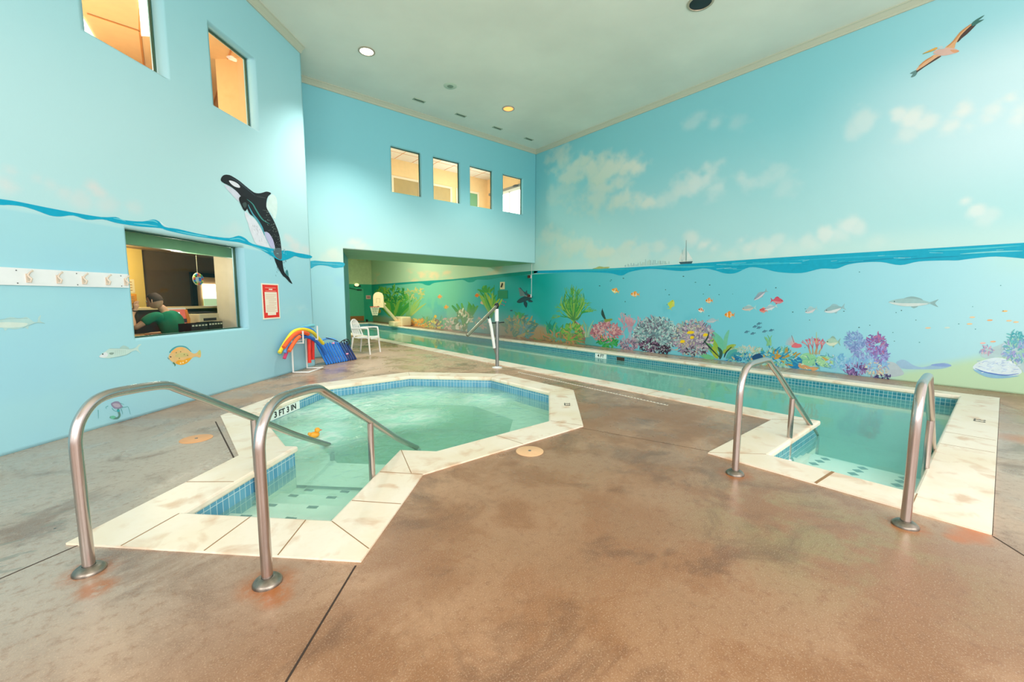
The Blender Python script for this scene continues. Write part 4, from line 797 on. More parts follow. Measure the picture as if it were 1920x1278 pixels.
AR.ell(1300, 634, 33, 27, '94889a', 0, 1, 30); AR.clump(1300, 633, 36, 30, ['b9a4b8', 'a58fa8', 'cdbac4', '8f8498', 'c9c4c0', '9db0a4', '7a6a84', 'c2b59c'], 560, 4, 9, 2.6, .2, 2); AR.clump(1305, 660, 18, 6, ['3a3040', '5a4a5c', '7fa0a8', '9fc4c4'], 80, 3, 8, 2.6, 0, 6)
AR.done('painted_lilac_coral', wall_right, 'lilac and beige painted bushy coral')
for x, y, w_ in ((1295, 623, 13), (1323, 627.5, 9), (1298, 632.5, 7), (1280, 640, 9)): AR.poly([(x-w_*.5, y+2), (x-w_*.3, y-2.5), (x+w_*.25, y-2.8), (x+w_*.55, y-.5), (x+w_*.2, y+2.5)], 'f5cc1e', 3, 14)
AR.done('painted_yellow_tang_fish', wall_right, 'bright yellow painted fish before the lilac coral')
LG = ['6fae4a', '8fbf5a', '4f9a5c', 'a9bf4a', '57b08a']
for p, w_, c in (([(1352, 662), (1338, 640), (1322, 632)], 9, '8fb846'), ([(1348, 668), (1335, 655), (1324, 640)], 9, '63a860'), ([(1357, 664), (1350, 640), (1330, 618)], 12, '6cc0a0'), ([(1356, 662), (1366, 652), (1380, 646)], 8, '9ab548'), ([(1360, 655), (1361, 635), (1367, 618)], 6, '74bfa0'), ([(1346, 672), (1340, 660), (1338, 648)], 9, 'a3b83f'), ([(1340, 672), (1325, 668), (1312, 664)], 8, '6fbf88'), ([(1362, 672), (1372, 660), (1384, 656)], 7, '4fa7a0'), ([(1366, 674), (1378, 664), (1392, 664)], 7, '3f9aa8'), ([(1350, 673), (1352, 660), (1346, 650)], 5, '2f5a4c')): AR.stroke(p, 2, .6, c, None, None, w_)
for p in ([(1330, 622), (1326, 634), (1318, 645)], [(1350, 670), (1330, 650), (1320, 638)], [(1358, 670), (1362, 660), (1372, 650)]): AR.stroke(p, 1, 1, '25403a', None, None, 1.4)
AR.done('painted_leafy_plant', wall_right, 'broad-leaved green painted sea plant')
AR.clump(1395, 678, 24, 9, ['2a86b4', '1f6f9c', '5cb0c4', '7fb6a0', '3f9a9c', 'c4b48a', '84c4cc'], 170, 6, 16, 3.4, .1); AR.clump(1400, 660, 26, 8, ['a9cfc4', '8fcac8', 'd4c4a4', '9fbf9a', 'bcd4cc'], 130, 4, 11, 2.2, .4); AR.weed(1441, 648, 8, 22, 1.2, 2, 3, ['7fc08a', '93c98f', '6fb08a'])
AR.done('painted_blue_reef', wall_right)
AR.poly([(1418, 656), (1428, 662), (1450, 664), (1475, 662), (1500, 664), (1478, 668), (1450, 674), (1432, 672)], 'c9983e', 3, 3); AR.poly([(1470, 672), (1495, 668), (1504, 676), (1498, 690), (1482, 688)], '1f7fb4', 3, 2); AR.clump(1455, 672, 36, 14, ['3aa0c0', '5cb8c8', '1f7aa8', '8fc4a0', '6cae84', 'b9923f', '9fd0cc', '2a94b8'], 220, 6, 16, 3.2, .1); AR.poly([(1410, 668), (1424, 662), (1432, 672), (1415, 676)], '1c4f7c', 2, 10)
AR.done('painted_ochre_reef', wall_right)
AR.poly([(1484, 650), (1488, 644), (1492, 642), (1496, 644), (1502, 645), (1503, 650), (1494, 652)], 'e0707a', 3, 3)
for a in np.linspace(1.9, 3.0, 9): AR.stroke([(1492, 648), (1492+20*math.cos(a), 648-20*math.sin(a))], 1.6, .4, 'd9b4b4', 2)
AR.stroke([(1489, 642), (1484, 628)], .9, .5, '6a5a60', 4); AR.done('painted_lionfish', wall_right, 'pinkish red painted lionfish with spread spines')
for p, c in (([(1500, 668), (1508, 662), (1522, 662), (1530, 670), (1532, 682), (1520, 686), (1506, 682), (1500, 676)], '8fcf9f'), ([(1530, 672), (1544, 666), (1560, 674), (1566, 682), (1556, 688), (1538, 686)], '9fd3a0'), ([(1540, 668), (1550, 672), (1560, 680), (1548, 676)], 'c9a85a'), ([(1498, 680), (1510, 684), (1524, 690), (1510, 692), (1498, 688)], 'd09a6a'), ([(1520, 688), (1536, 688), (1530, 694), (1522, 694)], 'd6a06c'), ([(1528, 672), (1532, 682), (1538, 686), (1530, 684)], '1f6fa4')): AR.poly(p, c, 3)
for i in range(60):
    x = random.uniform(1500, 1565); y = random.uniform(662, 690); AR.stroke([(x, y), (x+random.gauss(0, 5), y+random.gauss(0, 3))], 1.4, .4, random.choice(['c9e6c4', '74b98c', '5fb4a8', 'e4edd4', '3f8fb0']), 9)
AR.done('painted_leaf_coral', wall_right, 'pale green painted leaf corals')
for x, a in ((1524, 1.6), (1528, 1.3), (1532, 1.5), (1520, 1.85), (1536, 1.2)): AR.branch(x, 664, 11, a, 3, 3, ['c9687c', 'd98a8f', 'b9707a', 'b9a07c'], .3)
AR.stroke([(1531, 655), (1531, 640), (1531, 622)], 2.4, .8, 'b9c47a'); AR.done('painted_rose_coral', wall_right)
for (cx, cy, rx, ry, cs) in ((1602, 640, 15, 16, ['7f9fcf', '8fb0d9', '9fbde0', '7590c4']), (1618, 655, 22, 16, ['8fa4d4', '7f8fc8', 'a4bfe2', '9aa4d8']), (1643, 645, 17, 17, ['9a6aa8', '8a6cb4', 'a884bc', '7a5fa4', 'b9709a']), (1650, 665, 13, 13, ['7a7ac0', '8f7fc0', '9fa4dc'])): AR.clump(cx, cy, rx, ry, cs, 190, 3, 9, 2.6, .3)
for x in (1600, 1612, 1626, 1645): AR.stroke([(x, 690), (x+random.gauss(0, 2), 668), (x+random.gauss(0, 3), 650)], 2.2, .8, '7f9acf', 4)
AR.clump(1570, 680, 16, 10, ['7fbfe0', '93cbe4', 'a4d0e8', '6fb0dc'], 80, 4, 12, 2.4, .6, 1); AR.clump(1620, 685, 40, 10, ['8fc0e4', '9fcbe8', '84b4e0'], 150, 6, 14, 2.6, .6, 1)
AR.done('painted_purple_coral', wall_right, 'blue and purple painted tree-shaped coral')
AR.clump(1605, 692, 18, 4.5, ['6a4f88', '8a6aa4', '584878', '9f84b4'], 110, 5, 12, 2.6, 0); AR.done('painted_purple_rock', wall_right)
AR.clump(1642, 690, 18, 12, ['d9c4a4', 'a9cfd0', 'c49fa8', '8fb8b8', 'e3d8b4', '9f8fac'], 120, 4, 10, 2, .3); AR.poly([(1652, 684), (1662, 678), (1678, 680), (1690, 692), (1694, 702), (1672, 706), (1656, 700)], 'b4c4cc', 3, 1); AR.clump(1655, 706, 16, 3, ['4a3f78', '2f2f5c', '6a5f90'], 40, 2, 6, 2, 0, 12); AR.done('painted_pale_rock', wall_right)
AR.poly([(1680, 680), (1690, 674), (1700, 676), (1712, 684), (1730, 688), (1755, 682), (1772, 680), (1784, 685), (1765, 691), (1720, 692), (1690, 690)], '9cc0dc', 3, 1); AR.poly([(1745, 684), (1760, 681), (1776, 682), (1784, 686), (1764, 687)], '8aa8dc', 3, 2); AR.done('painted_blue_dune', wall_right)
AR.poly([(1824, 690), (1832, 680), (1850, 673), (1872, 670), (1892, 675), (1908, 686), (1916, 698), (1900, 704), (1872, 703), (1845, 699)], 'd6e8f0', 3, 2); AR.poly([(1824, 692), (1850, 698), (1880, 704), (1912, 704), (1880, 709), (1848, 706)], '8fbfdc', 3, 3)
for i in range(70):
    x = random.uniform(1832, 1908); y = random.uniform(676, 700); AR.stroke([(x, y), (x+random.uniform(3, 9), y+random.gauss(0, 1.5))], 1.1, .4, random.choice(['f0f4f6', '9fb8e4', 'b9d0ec', 'c4d6f0']), 5)
AR.stroke([(1828, 690), (1850, 698), (1885, 703), (1910, 700)], .6, .6, '5f84cc', 7, None, 1.6); AR.done('painted_white_rock', wall_right, 'large white and blue painted rock')
AR.poly([(1838, 664), (1850, 655), (1870, 648), (1890, 640), (1925, 636), (1925, 700), (1905, 680), (1880, 669), (1850, 672)], 'b4cfd4', 3, 1); AR.clump(1905, 655, 20, 18, ['8fb4dc', 'a4a4d8', '6fb4c0', '7f9fcc', 'b9d0e4', '9fd0c0'], 170, 5, 14, 3, .1, 2); AR.clump(1905, 632, 12, 7, ['3fa4b4', '6fc0c4', '5fb0bc'], 50, 5, 10, 2.6, .2, 3); AR.clump(1850, 656, 10, 5, ['c9a4c0', 'd9b9cc', '8fa4cc'], 30, 4, 8, 2.4, .2, 3)
AR.done('painted_blue_reef', wall_right, 'blue and lilac painted reef at the right end')

# --- far hall part of the mural
for p in ([(975, 539), (981, 547), (989, 552), (993, 555)], ): AR.stroke(p, 2, 6, '35565e', 2)
AR.poly([(969, 566), (974, 560), (984, 555), (993, 555), (999, 556), (994, 561), (984, 565), (975, 568)], '1f4a52', 3, 3); AR.poly([(972, 539), (978, 543), (984, 551), (976, 556), (974, 548)], '6f8486', 2, 4); AR.poly([(983, 563), (989, 568), (987, 577), (982, 570)], '17424c', 2, 4); AR.poly([(988, 558), (1000, 565), (992, 566)], '1f4a52', 2, 4); AR.stroke([(980, 553), (990, 556)], 2.4, 1, '8a7f84', 5); AR.poly([(985, 548), (988, 543), (989, 551)], '2f5a60', 0, 4)
AR.done('painted_dolphin', wall_right, 'dark grey painted dolphin by the corner')
for a0, l in ((1.2, 56), (1.45, 62), (1.7, 58), (1.95, 44)):
    AR.stroke([(921, 596), (921+l*.5*math.cos(a0), 596-l*.5), (921+l*math.cos(a0)*.8, 596-l)], 3, 1, G1, 2)
AR.weed(921, 585, 16, 46, 1.0, 2.3, 5, [G1, G2, G3, 'a9bf3f', '2f8f4a']); AR.weed(912, 548, 10, 16, .6, 2.8, 5, [G2, 'b4c24a', G1]); AR.done('painted_tall_kelp', wall_right, 'tall green painted kelp')
for x, a in ((858, 2.2), (862, 1.9), (866, 1.6), (880, 1.1), (884, .85), (876, 1.35)): AR.stroke([(870, 614), ((870+x)/2+3, 596), (x+18*math.cos(a), 590-22*math.sin(a))], 6, 2.5, random.choice([G1, G2, '54a548']), None, None, 3)
AR.weed(884, 590, 8, 26, .7, 1.9, 5, [G1, G2]); AR.clump(868, 600, 13, 14, ['efe6c4', 'e3d6ac', 'f4ecd4', 'c9b88a', '6a9a5a'], 70, 5, 11, 4, .2, 7)
AR.done('painted_cream_flower_plant', wall_right, 'green painted plant with cream flowers')
AR.weed(738, 592, 26, 52, .75, 2.5, 6, [G1, '5cab48', '2f8f4a', '86b548']); AR.weed(748, 592, 16, 40, .6, 2.0, 5, [G1, G2, '3f9a45']); AR.weed(766, 592, 12, 48, .7, 1.6, 4, ['9fc46a', 'b4c46c', '86bf7a']); AR.clump(734, 552, 28, 10, [G1, '6bb04a', '2f8444', '93bb4a'], 110, 5, 11, 3.2, .2, 5); AR.clump(778, 550, 14, 8, ['b9c67a', 'd9c87a', '9fc47f'], 40, 4, 9, 2.6, .2, 5)
AR.done('painted_palm_seaweed', wall_right, 'bushy green painted seaweed in the far hall')
AR.clump(786, 606, 13, 7, ['f2a83c', 'f0c04c', 'e8963a', 'f4d06a'], 70, 3, 7, 3, .3); AR.clump(815, 608, 14, 7, ['e8cf4c', 'c97fa0', '8a6a5a', 'f0da6a', 'b9b45c'], 60, 3, 7, 3, .3); AR.clump(842, 606, 10, 9, ['ead8c0', 'e3b9a8', '9fbf94'], 40, 3, 6, 3, .3); AR.weed(830, 616, 14, 26, 1.2, 1.9, 2.6, ['5fae7c', '7fc08f', '4fa07c']); AR.weed(800, 614, 16, 24, 1.1, 2.0, 2.4, ['7fb86a', 'a4c472', '5fae7c']); AR.ell(816.5, 593, 2.6, 3, 'f4c42c', 0, 9)
AR.clump(905, 605, 14, 9, ['d9a49a', 'c9b49a', '94b99a'], 40, 3, 6, 3, .3); AR.done('painted_flower_garden', wall_right, 'orange and yellow painted sea flowers')
for x, y, c in ((895, 553.5, 'ee7a2c'), (825, 556, 'ef9a5c'), (837, 575.5, 'efa84a'), (905, 567, 'e3b49a')): AR.fish(x, y, 9, 6, -.1, c, c, 'efb06a')
AR.done('painted_orange_fish', wall_right)
AR.clump(975, 612, 26, 14, ['7f9a6a', '5f8a64', 'a49a64', '4f7f66', 'b4955f', '3f7f7c'], 170, 5, 13, 4, .2); AR.clump(986, 620, 10, 10, ['2f7f86', '4f9a94', '5f8f9a'], 40, 4, 9, 3, .3, 6); AR.weed(975, 596, 8, 14, 1, 2.2, 4, ['3fae5c', '2f9f5a']); AR.done('painted_brown_reef', wall_right)
for x, y in ((944, 564), (948, 566), (941, 570), (945, 572)): AR.ell(x, y, 1.4, 1, 'd0566a', .3, 2, 6)
AR.ell(959, 582, 2.6, 1.2, '2f4a52', 0, 2); AR.done('painted_small_fish', wall_right)

# ------------------------------------------------------------------ windows: glass and seals
def glass_mat():
    m = bpy.data.materials.new('window_glass'); m.use_nodes = True; nt = m.node_tree; nt.nodes.clear(); N = nt.nodes.new; L = nt.links.new
    o = N('ShaderNodeOutputMaterial'); t = N('ShaderNodeBsdfTransparent'); t.inputs[0].default_value = (.93, .97, .95, 1); g = N('ShaderNodeBsdfGlossy'); g.inputs['Roughness'].default_value = .02
    f0 = N('ShaderNodeFresnel'); f0.inputs[0].default_value = 1.45; ge = N('ShaderNodeNewGeometry'); iv = N('ShaderNodeMath'); iv.operation = 'SUBTRACT'; iv.inputs[0].default_value = 1; L(ge.outputs['Backfacing'], iv.inputs[1]); f = N('ShaderNodeMath'); f.operation = 'MULTIPLY'; L(f0.outputs[0], f.inputs[0]); L(iv.outputs[0], f.inputs[1]); x = N('ShaderNodeMixShader'); L(f.outputs[0], x.inputs[0]); L(t.outputs[0], x.inputs[1]); L(g.outputs[0], x.inputs[2]); L(x.outputs[0], o.inputs[0]); return m
M_GLASS = glass_mat(); m_seal = mat('dark_green_window_seal', '2f5a4a', .5); m_reveal = mat('pale_blue_reveal', 'a9dbe2', .5)
def window(n, corners, depth_v, label):
    """corners: 4 points of the glass (ccw); depth_v: vector away from the room"""
    P = [Vector(p) for p in corners]; b = MB(); b.slab(P, Vector(depth_v)*.008, M_GLASS); o = struct(b.build('window_%d' % n), label)
    m = MB(); dv = Vector(depth_v)
    for i in range(4):
        a, c = P[i], P[(i+1) % 4]; t = (c-a).normalized(); cen = sum(P, Vector())/4; inw = (cen-(a+c)/2).normalized()*.014
        m.slab([a-dv*.01, c-dv*.01, c-dv*.01+inw, a-dv*.01+inw], dv*.03, m_seal)
    m.build('seal', o); return o
dv = Vector((-1/S2, 1/S2, 0))
for i, (a, c, z0, z1) in enumerate(wl_holes):
    window(i+1, [SD(a+.002, .15, z0+.002), SD(c-.002, .15, z0+.002), SD(c-.002, .15, z1-.002), SD(a+.002, .15, z1-.002)], dv, ['high window in the left wall, at the top left corner of the photo', 'high window in the left wall, second from the left', 'large reception window in the left wall'][i])
for i, (a, c) in enumerate(MW):
    window(i+4, [(a+.002, MY+.11, 4.032), (c-.002, MY+.11, 4.032), (c-.002, MY+.11, 5.148), (a+.002, MY+.11, 5.148)], (0, 1, 0), '%s of the four high windows in the middle wall' % ['first', 'second', 'third', 'fourth'][i])

# ------------------------------------------------------------------ rooms behind the windows
m_or = mat('orange_wall_paint', 'f9cb90', .6, noise=.03); m_or2 = mat('apricot_wall_paint', 'f8cf97', .6, noise=.03); m_wtile = mat('white_ceiling_tile', 'efe3d6', .7); m_dark = mat('dark_brown_wall', '6f5840', .7, noise=.05); m_yel = mat('yellow_wall_paint', 'f3cf72', .6)
m_lit = mat('lit_window_white', 'ffffff', emit=2.4); m_lamp = mat('bright_lamp_glass', 'fff3e2', emit=9); m_lampo = mat('orange_lamp_glass', 'ff9a4a', emit=1.6)
def quad(mb, pts, m, n=(0, 0, .02)): mb.slab(pts, n, m)
def room_box(s0, s1, d0, d1, z0, z1, mw, mc, mf, name):
    """room behind the left wall; its plan bends round the back of the return wall and the middle wall"""
    P = [SD(s0, d0), SD(7.78, d0), SD(7.78, 1.62), Vector((2.75, MY+.15, 0)), Vector((2.75, 14.13, 0)), SD(11.94, d1), SD(s0, d1)]
    P = [(p.x, p.y) for p in P]; b = MB(); quad(b, [SD(s0, d1, z0), SD(11.94, d1, z0), SD(11.94, d1, z1), SD(s0, d1, z1)], mw, dv*.1); struct(b.build('wall_'+name))
    b = MB(); quad(b, [SD(s0, d0, z0), SD(s0, d1, z0), SD(s0, d1, z1), SD(s0, d0, z1)], mw, (-.07, -.07, 0)); b.bx((2.75, MY+.15, z0), (2.79, 14.13, z1), mw); quad(b, [SD(7.78, d0, z0), SD(7.78, 1.6, z0), SD(7.78, 1.6, z1), SD(7.78, d0, z1)], mw, (.03, .03, 0)); struct(b.build('wall_'+name+'_sides'))
    b = MB(); b.prism(P, z1, z1+.1, mc); struct(b.build('ceiling_'+name))
    b = MB(); b.prism(P, z0-.05, z0-.002, mf); struct(b.build('floor_'+name))
def plight(name, loc, power, col, r=.15):
    l = bpy.data.lights.new(name, 'POINT'); l.energy = power; l.color = col; l.shadow_soft_size = r; o = bpy.data.objects.new(name, l); COL.objects.link(o); o.location = loc; return o
m_fl = mat('grey_room_floor', '8a8078', .6)
# upstairs room on the left, orange
room_box(2.2, 9.6, .2, 3.3, 3.6, 5.88, m_or, m_or, m_fl, 'upper_left')
plight('upper_room_lamp', SD(5.0, 1.6, 4.6), 85, (1, .88, .74), .3); plight('upper_room_lamp', SD(6.4, 2.4, 4.4), 45, (1, .88, .74), .3)
b = MB(); b.slab([on_z(259, -10, 5.875), on_z(265, 65, 5.875), on_z(284, 66, 5.875), on_z(280, -10, 5.875)], (0, 0, -.02), m_lit); tag(b.build('ceiling_light_panel'), 'bright white light panel seen through the top left window', 'ceiling light')
b = MB(); b.slab([on_z(150, 25, 5.875), on_z(157, 66, 5.875), on_z(180, 75, 5.875), on_z(160, 40, 5.875)], (0, 0, -.02), m_lit); tag(b.build('ceiling_light_panel'), 'bright white corner light at the lower left of the top left window', 'ceiling light')
# creases in the orange ceiling boards
m_crease = mat('ceiling_board_joint', 'd98f45', .7); b = MB()
for p in ([(163, 25), (262, 58)], [(262, 58), (270, 125)], [(434, 90), (400, 195)], [(404, 203), (462, 212)], [(262, -5), (262, 58)]): 
    A_, B_ = on_z(*p[0], 5.874), on_z(*p[1], 5.874); joint(A_, B_, .03, 0, m_crease, b); 
    for v in range(len(b.v)-8, len(b.v)): b.v[v] = (b.v[v][0], b.v[v][1], b.v[v][2]+5.87)
struct(b.build('trim_5'), 'joints between the orange ceiling boards upstairs')
# upstairs room behind the four windows
BY, CU = 12.71, 5.74
b = MB(); b.bx((3.6, BY, 3.2), (9.45, BY+.1, CU), m_or2); struct(b.build('wall_upper_back'), 'apricot wall of the upstairs room')
b = MB(); b.bx((3.5, MY+.13, 3.2), (3.6, BY+.1, CU), m_or2); struct(b.build('wall_upper_left_end'))
b = MB(); b.bx((3.5, MY+.13, CU), (RX, BY+.1, CU+.08), m_wtile)
struct(b.build('ceiling_upper'), 'white tiled ceiling upstairs'); b = MB()
for x in (4.6, 5.2, 5.8, 6.4, 7.0, 7.6, 8.2, 8.8): b.bx((x-.008, MY+.2, CU-.004), (x+.008, BY-.01, CU+.002), m_crease)
for y in (10.9, 11.5, 12.1): b.bx((3.7, y-.008, CU-.004), (9.38, y+.008, CU+.002), m_crease)
struct(b.build('trim_6'), 'seams of the upstairs ceiling tiles')
b = MB(); b.bx((3.5, MY+.13, 3.1), (RX, BY, 3.2), m_fl); struct(b.build('floor_upper'))
m_dfr = mat('cream_door_frame', 'efd9bb', .5); m_dpn = mat('olive_tan_door', 'b79a66', .45, noise=.05); m_dgn = mat('green_door_paint', '6f9f73', .5)
for i, (x0, x1, mm) in enumerate(((5.74, 6.60, m_dpn), (6.95, 7.81, m_dpn), (8.12, 8.96, m_dgn))):
    b = MB(); b.bx((x0, BY-.03, 3.2), (x1, BY-.005, 5.15), mm); o = struct(b.build('door_%d' % (i+2)), 'upstairs door seen through the high windows')
    m = MB(); m.bx((x0-.07, BY-.045, 3.2), (x0, BY, 5.22), m_dfr); m.bx((x1, BY-.045, 3.2), (x1+.07, BY, 5.22), m_dfr); m.bx((x0, BY-.045, 5.15), (x1, BY, 5.22), m_dfr); m.build('door_frame', o)
b = MB(); b.bx((9.40, 10.35, 3.6), (9.42, 12.3, 5.02), m_lit); o = struct(b.build('window_8'), 'bright outside window of the upstairs room')
m = MB(); m_wf = mat('white_window_frame', 'efece4', .4)
for y in (10.33, 11.33, 12.3): m.bx((9.36, y-.025, 3.6), (9.41, y+.025, 5.06), m_wf)
m.bx((9.36, 10.3, 5.02), (9.41, 12.34, 5.12), m_wf); m.bx((9.34, 10.3, 5.12), (9.42, 12.5, 5.2), mat('grey_blind_box', '8f8d88', .5)); m.build('window_frame', o)
b = MB(); b.ball((9.3, 10.95, 5.16), (.05, .13, .035), mat('dark_grey_plastic', '3a3f42', .4)); tag(b.build('wall_speaker'), 'small dark oval fixture above the bright upstairs window', 'speaker')
b = MB(); b.slab([(9.44, MY+.14, 3.2), (9.44, BY, 3.2), (9.44, BY, CU), (9.44, MY+.14, CU)], (.015, 0, 0), m_or2); struct(b.build('wall_upper_right_end'))
plight('upstairs_lamp', (5.2, 11.6, 4.6), 34, (1, .84, .66), .3); plight('upstairs_lamp', (7.6, 11.5, 4.6), 52, (1, .93, .85), .3)
b = MB(); b.bx((6.95, 10.5, CU-.03), (7.5, 11.1, CU-.005), m_lit); tag(b.build('ceiling_light_panel'), 'bright ceiling light panel inside the third high window', 'ceiling light')

# reception room
room_box(2.6, 10.7, .2, 3.3, 0, 2.31, m_dark, mat('tan_room_ceiling', '8f7550', .7), m_fl, 'reception')
m_bulk = mat('green_bulkhead_paint', '8fc093', .6, noise=.04); m_white = mat('off_white_panel', 'e3ddcf', .5, noise=.03)
b = MB(); 
for a, c, dd in ((3.2, 5.62, .55), (5.62, 8.0, .62)): b.slab([SD(a, dd, 2.055), SD(c, dd, 2.055), SD(c, dd, 2.31), SD(a, dd, 2.31)], dv*.12, m_bulk)
struct(b.build('ceiling_bulkhead'), 'green bulkhead over the reception window')
b = MB(); b.slab([SD(6.2, 3.28, 0), SD(7.48, 3.28, 0), SD(7.48, 3.28, 2.31), SD(6.2, 3.28, 2.31)], -dv*.12, m_yel); struct(b.build('wall_reception_yellow'), 'yellow wall behind the reception desk')
b = MB(); b.slab([SD(7.75, 1.40, 0), SD(7.75, 1.9, 0), SD(7.75, 1.9, 2.215), SD(7.75, 1.40, 2.215)], (.03, .03, 0), m_white); struct(b.build('wall_partition'), 'tall off-white panel at the right of the reception window')
plight('reception_lamp', SD(6.6, 2.5, 2.05), 34, (1, .8, .5), .1); plight('reception_lamp', SD(5.9, .95, 1.98), 22, (1, .92, .8), .1); plight('reception_lamp', SD(7.2, 1.0, 1.9), 9, (1, .95, .88), .1)
RZ = lambda x, y, d: on_d(x, y, LD+d*S2)
b = MB(); b.lathe([(0, -.02), (.07, -.02), (.09, 0), (.09, .005)], SD(7.9, 2.2, 2.305), mat('black_metal', '15181a', .4), 20); tag(b.build('recessed_downlight'), 'dark round downlight in the tan reception ceiling', 'ceiling light')
t = thing('reception_counter', SD(7.6, 2.3, 0), 'cream topped reception counter behind the desk with the computer', 'counter')
m_ctop = mat('cream_counter_top', 'e9cf9c', .4); m_cf = mat('dark_counter_front', '2b2a2a', .5)
b = MB(); b.slab([SD(6.3, 2.15, 1.17), SD(9.6, 2.15, 1.17), SD(9.6, 2.55, 1.17), SD(6.3, 2.55, 1.17)], (0, 0, .04), m_ctop); b.build('counter_top', t)
b = MB(); b.slab([SD(6.3, 2.25, 0), SD(9.6, 2.25, 0), SD(9.6, 2.25, 1.17), SD(6.3, 2.25, 1.17)], dv*.2, m_cf); b.build('counter_front', t)
t = thing('desk', SD(6.6, 1.8, 0), 'tan office desk under the computer in the reception room', 'desk')
b = MB(); b.slab([SD(5.2, 1.62, .74), SD(7.6, 1.62, .74), SD(7.6, 2.2, .74), SD(5.2, 2.2, .74)], (0, 0, .03), mat('tan_laminate', 'c9a26a', .4)); b.build('desk_top', t)
for s_ in (5.25, 6.55, 7.52):
    b = MB(); b.slab([SD(s_, 1.68, 0), SD(s_, 2.15, 0), SD(s_, 2.15, .74), SD(s_, 1.68, .74)], (.03, .03, 0), m_cf); b.build('leg_panel', t)
# doorway and bright window behind
b = MB(); pf = [on_d(361, 512, LD+3.2*S2), on_d(405, 515.5, LD+3.2*S2)]
def rect_sd(mb, s0, s1, z0, z1, d, m, th=.02): mb.slab([SD(s0, d, z0), SD(s1, d, z0), SD(s1, d, z1), SD(s0, d, z1)], -dv*th, m)
rect_sd(b, 8.75, 10.2, 0, 1.86, 3.27, m_yel if False else m_or); o = struct(b.build('door_9'), 'orange lit opening behind the reception counter')
m = MB(); rect_sd(m, 8.63, 8.76, 0, 1.95, 3.27, m_cf, .05); rect_sd(m, 8.63, 10.3, 1.86, 1.95, 3.27, m_cf, .05); m.build('door_frame', o, 'black frame')
b = MB(); rect_sd(b, 8.93, 10.0, 1.36, 1.70, 3.24, m_lit); rect_sd(b, 8.93, 10.0, 1.1, 1.36, 3.24, mat('outside_hedge_seen_through_glass', 'bcd3a6', emit=.8)); o = struct(b.build('window_9'), 'bright outside window past the reception')
# computer
def onvec(s_, d, z): return SD(s_, d, z)
t = thing('desktop_computer', SD(6.83, 1.85, .77), 'white desktop computer with a lit screen beside the man in green', 'computer')
b = MB(); b.slab([SD(6.60, 1.86, .87), SD(7.06, 1.86, .87), SD(7.04, 1.92, 1.20), SD(6.60, 1.92, 1.20)], dv*.04, mat('white_glossy_plastic', 'efe9df', .3)); b.build('screen_case', t)
b = MB(); b.slab([SD(6.64, 1.866, .92), SD(7.02, 1.866, .92), SD(7.0, 1.91, 1.17), SD(6.64, 1.91, 1.17)], -dv*.006, mat('screen_red', 'b5564a', emit=.8)); sc_ = b.build('screen', t)
b = MB(); b.slab([SD(6.76, 1.862, .93), SD(6.88, 1.862, .93), SD(6.88, 1.9, 1.12), SD(6.76, 1.9, 1.12)], -dv*.012, mat('screen_white', 'f2f4fb', emit=1)); b.slab([SD(6.89, 1.862, .93), SD(7.0, 1.862, .93), SD(7.0, 1.87, 1.0), SD(6.89, 1.87, 1.0)], -dv*.012, mat('screen_dark', '2b2f3a', emit=.3)); sub(sc_, 'screen_page', b)
b = MB(); b.slab([SD(6.79, 1.9, .77), SD(6.88, 1.9, .77), SD(6.88, 1.93, .95), SD(6.79, 1.93, .95)], dv*.03, MATS['white_glossy_plastic']); b.box(SD(6.83, 1.93, .78), (.2, .16, .015), MATS['white_glossy_plastic'], PI/4); b.build('stand', t)
b = MB(); b.slab([RZ(351, 580, 1.85), RZ(357, 598, 1.85), RZ(356, 611, 1.85), RZ(351, 611, 1.85)], dv*.12, mat('orange_folder_card', 'e08a3a', .6)); tag(b.build('folder'), 'orange folder leaning at the right of the computer', 'folder')
t = thing('printer', SD(7.36, 1.9, .77), 'beige office printer under the counter at the right of the reception window', 'printer')
b = MB(); b.box(SD(7.36, 1.92, .93), (.46, .38, .30), mat('beige_plastic', 'd8c9a6', .5), PI/4, .02); b.build('printer_body', t); b = MB(); b.box(SD(7.36, 1.735, .97), (.3, .02, .05), m_cf, PI/4); b.build('paper_slot', t); b = MB(); b.box(SD(7.36, 1.95, 1.1), (.42, .3, .02), m_cf, PI/4, .004); b.build('scanner_lid', t)
# notices on the yellow wall
m_pp = mat('paper_cream', 'f6e2b4', .7); m_po = mat('paper_orange', 'f0a03c', .7)
for (x0, y0, x1, y1, mm, lb) in ((243, 523, 258, 549, m_pp, 'cream paper notice on the yellow wall above the orange one'), (245, 551, 262, 570, m_po, 'orange paper notice on the yellow wall behind the man')):
    a = RZ(x0, y0, 3.1); c = RZ(x1, y1, 3.1); s0 = (a.x+a.y)/S2; s1 = (c.x+c.y)/S2; b = MB(); rect_sd(b, s0, s1, c.z, a.z, 3.158, mm, .008)
    for k in range(4): rect_sd(b, s0+.04, s1-.05, a.z-.06-(a.z-c.z)*.2*k, a.z-.045-(a.z-c.z)*.2*k, 3.149, mat('faded_print', 'b98a4a', .7), .003)
    tag(b.build('notice'), lb, 'notice')
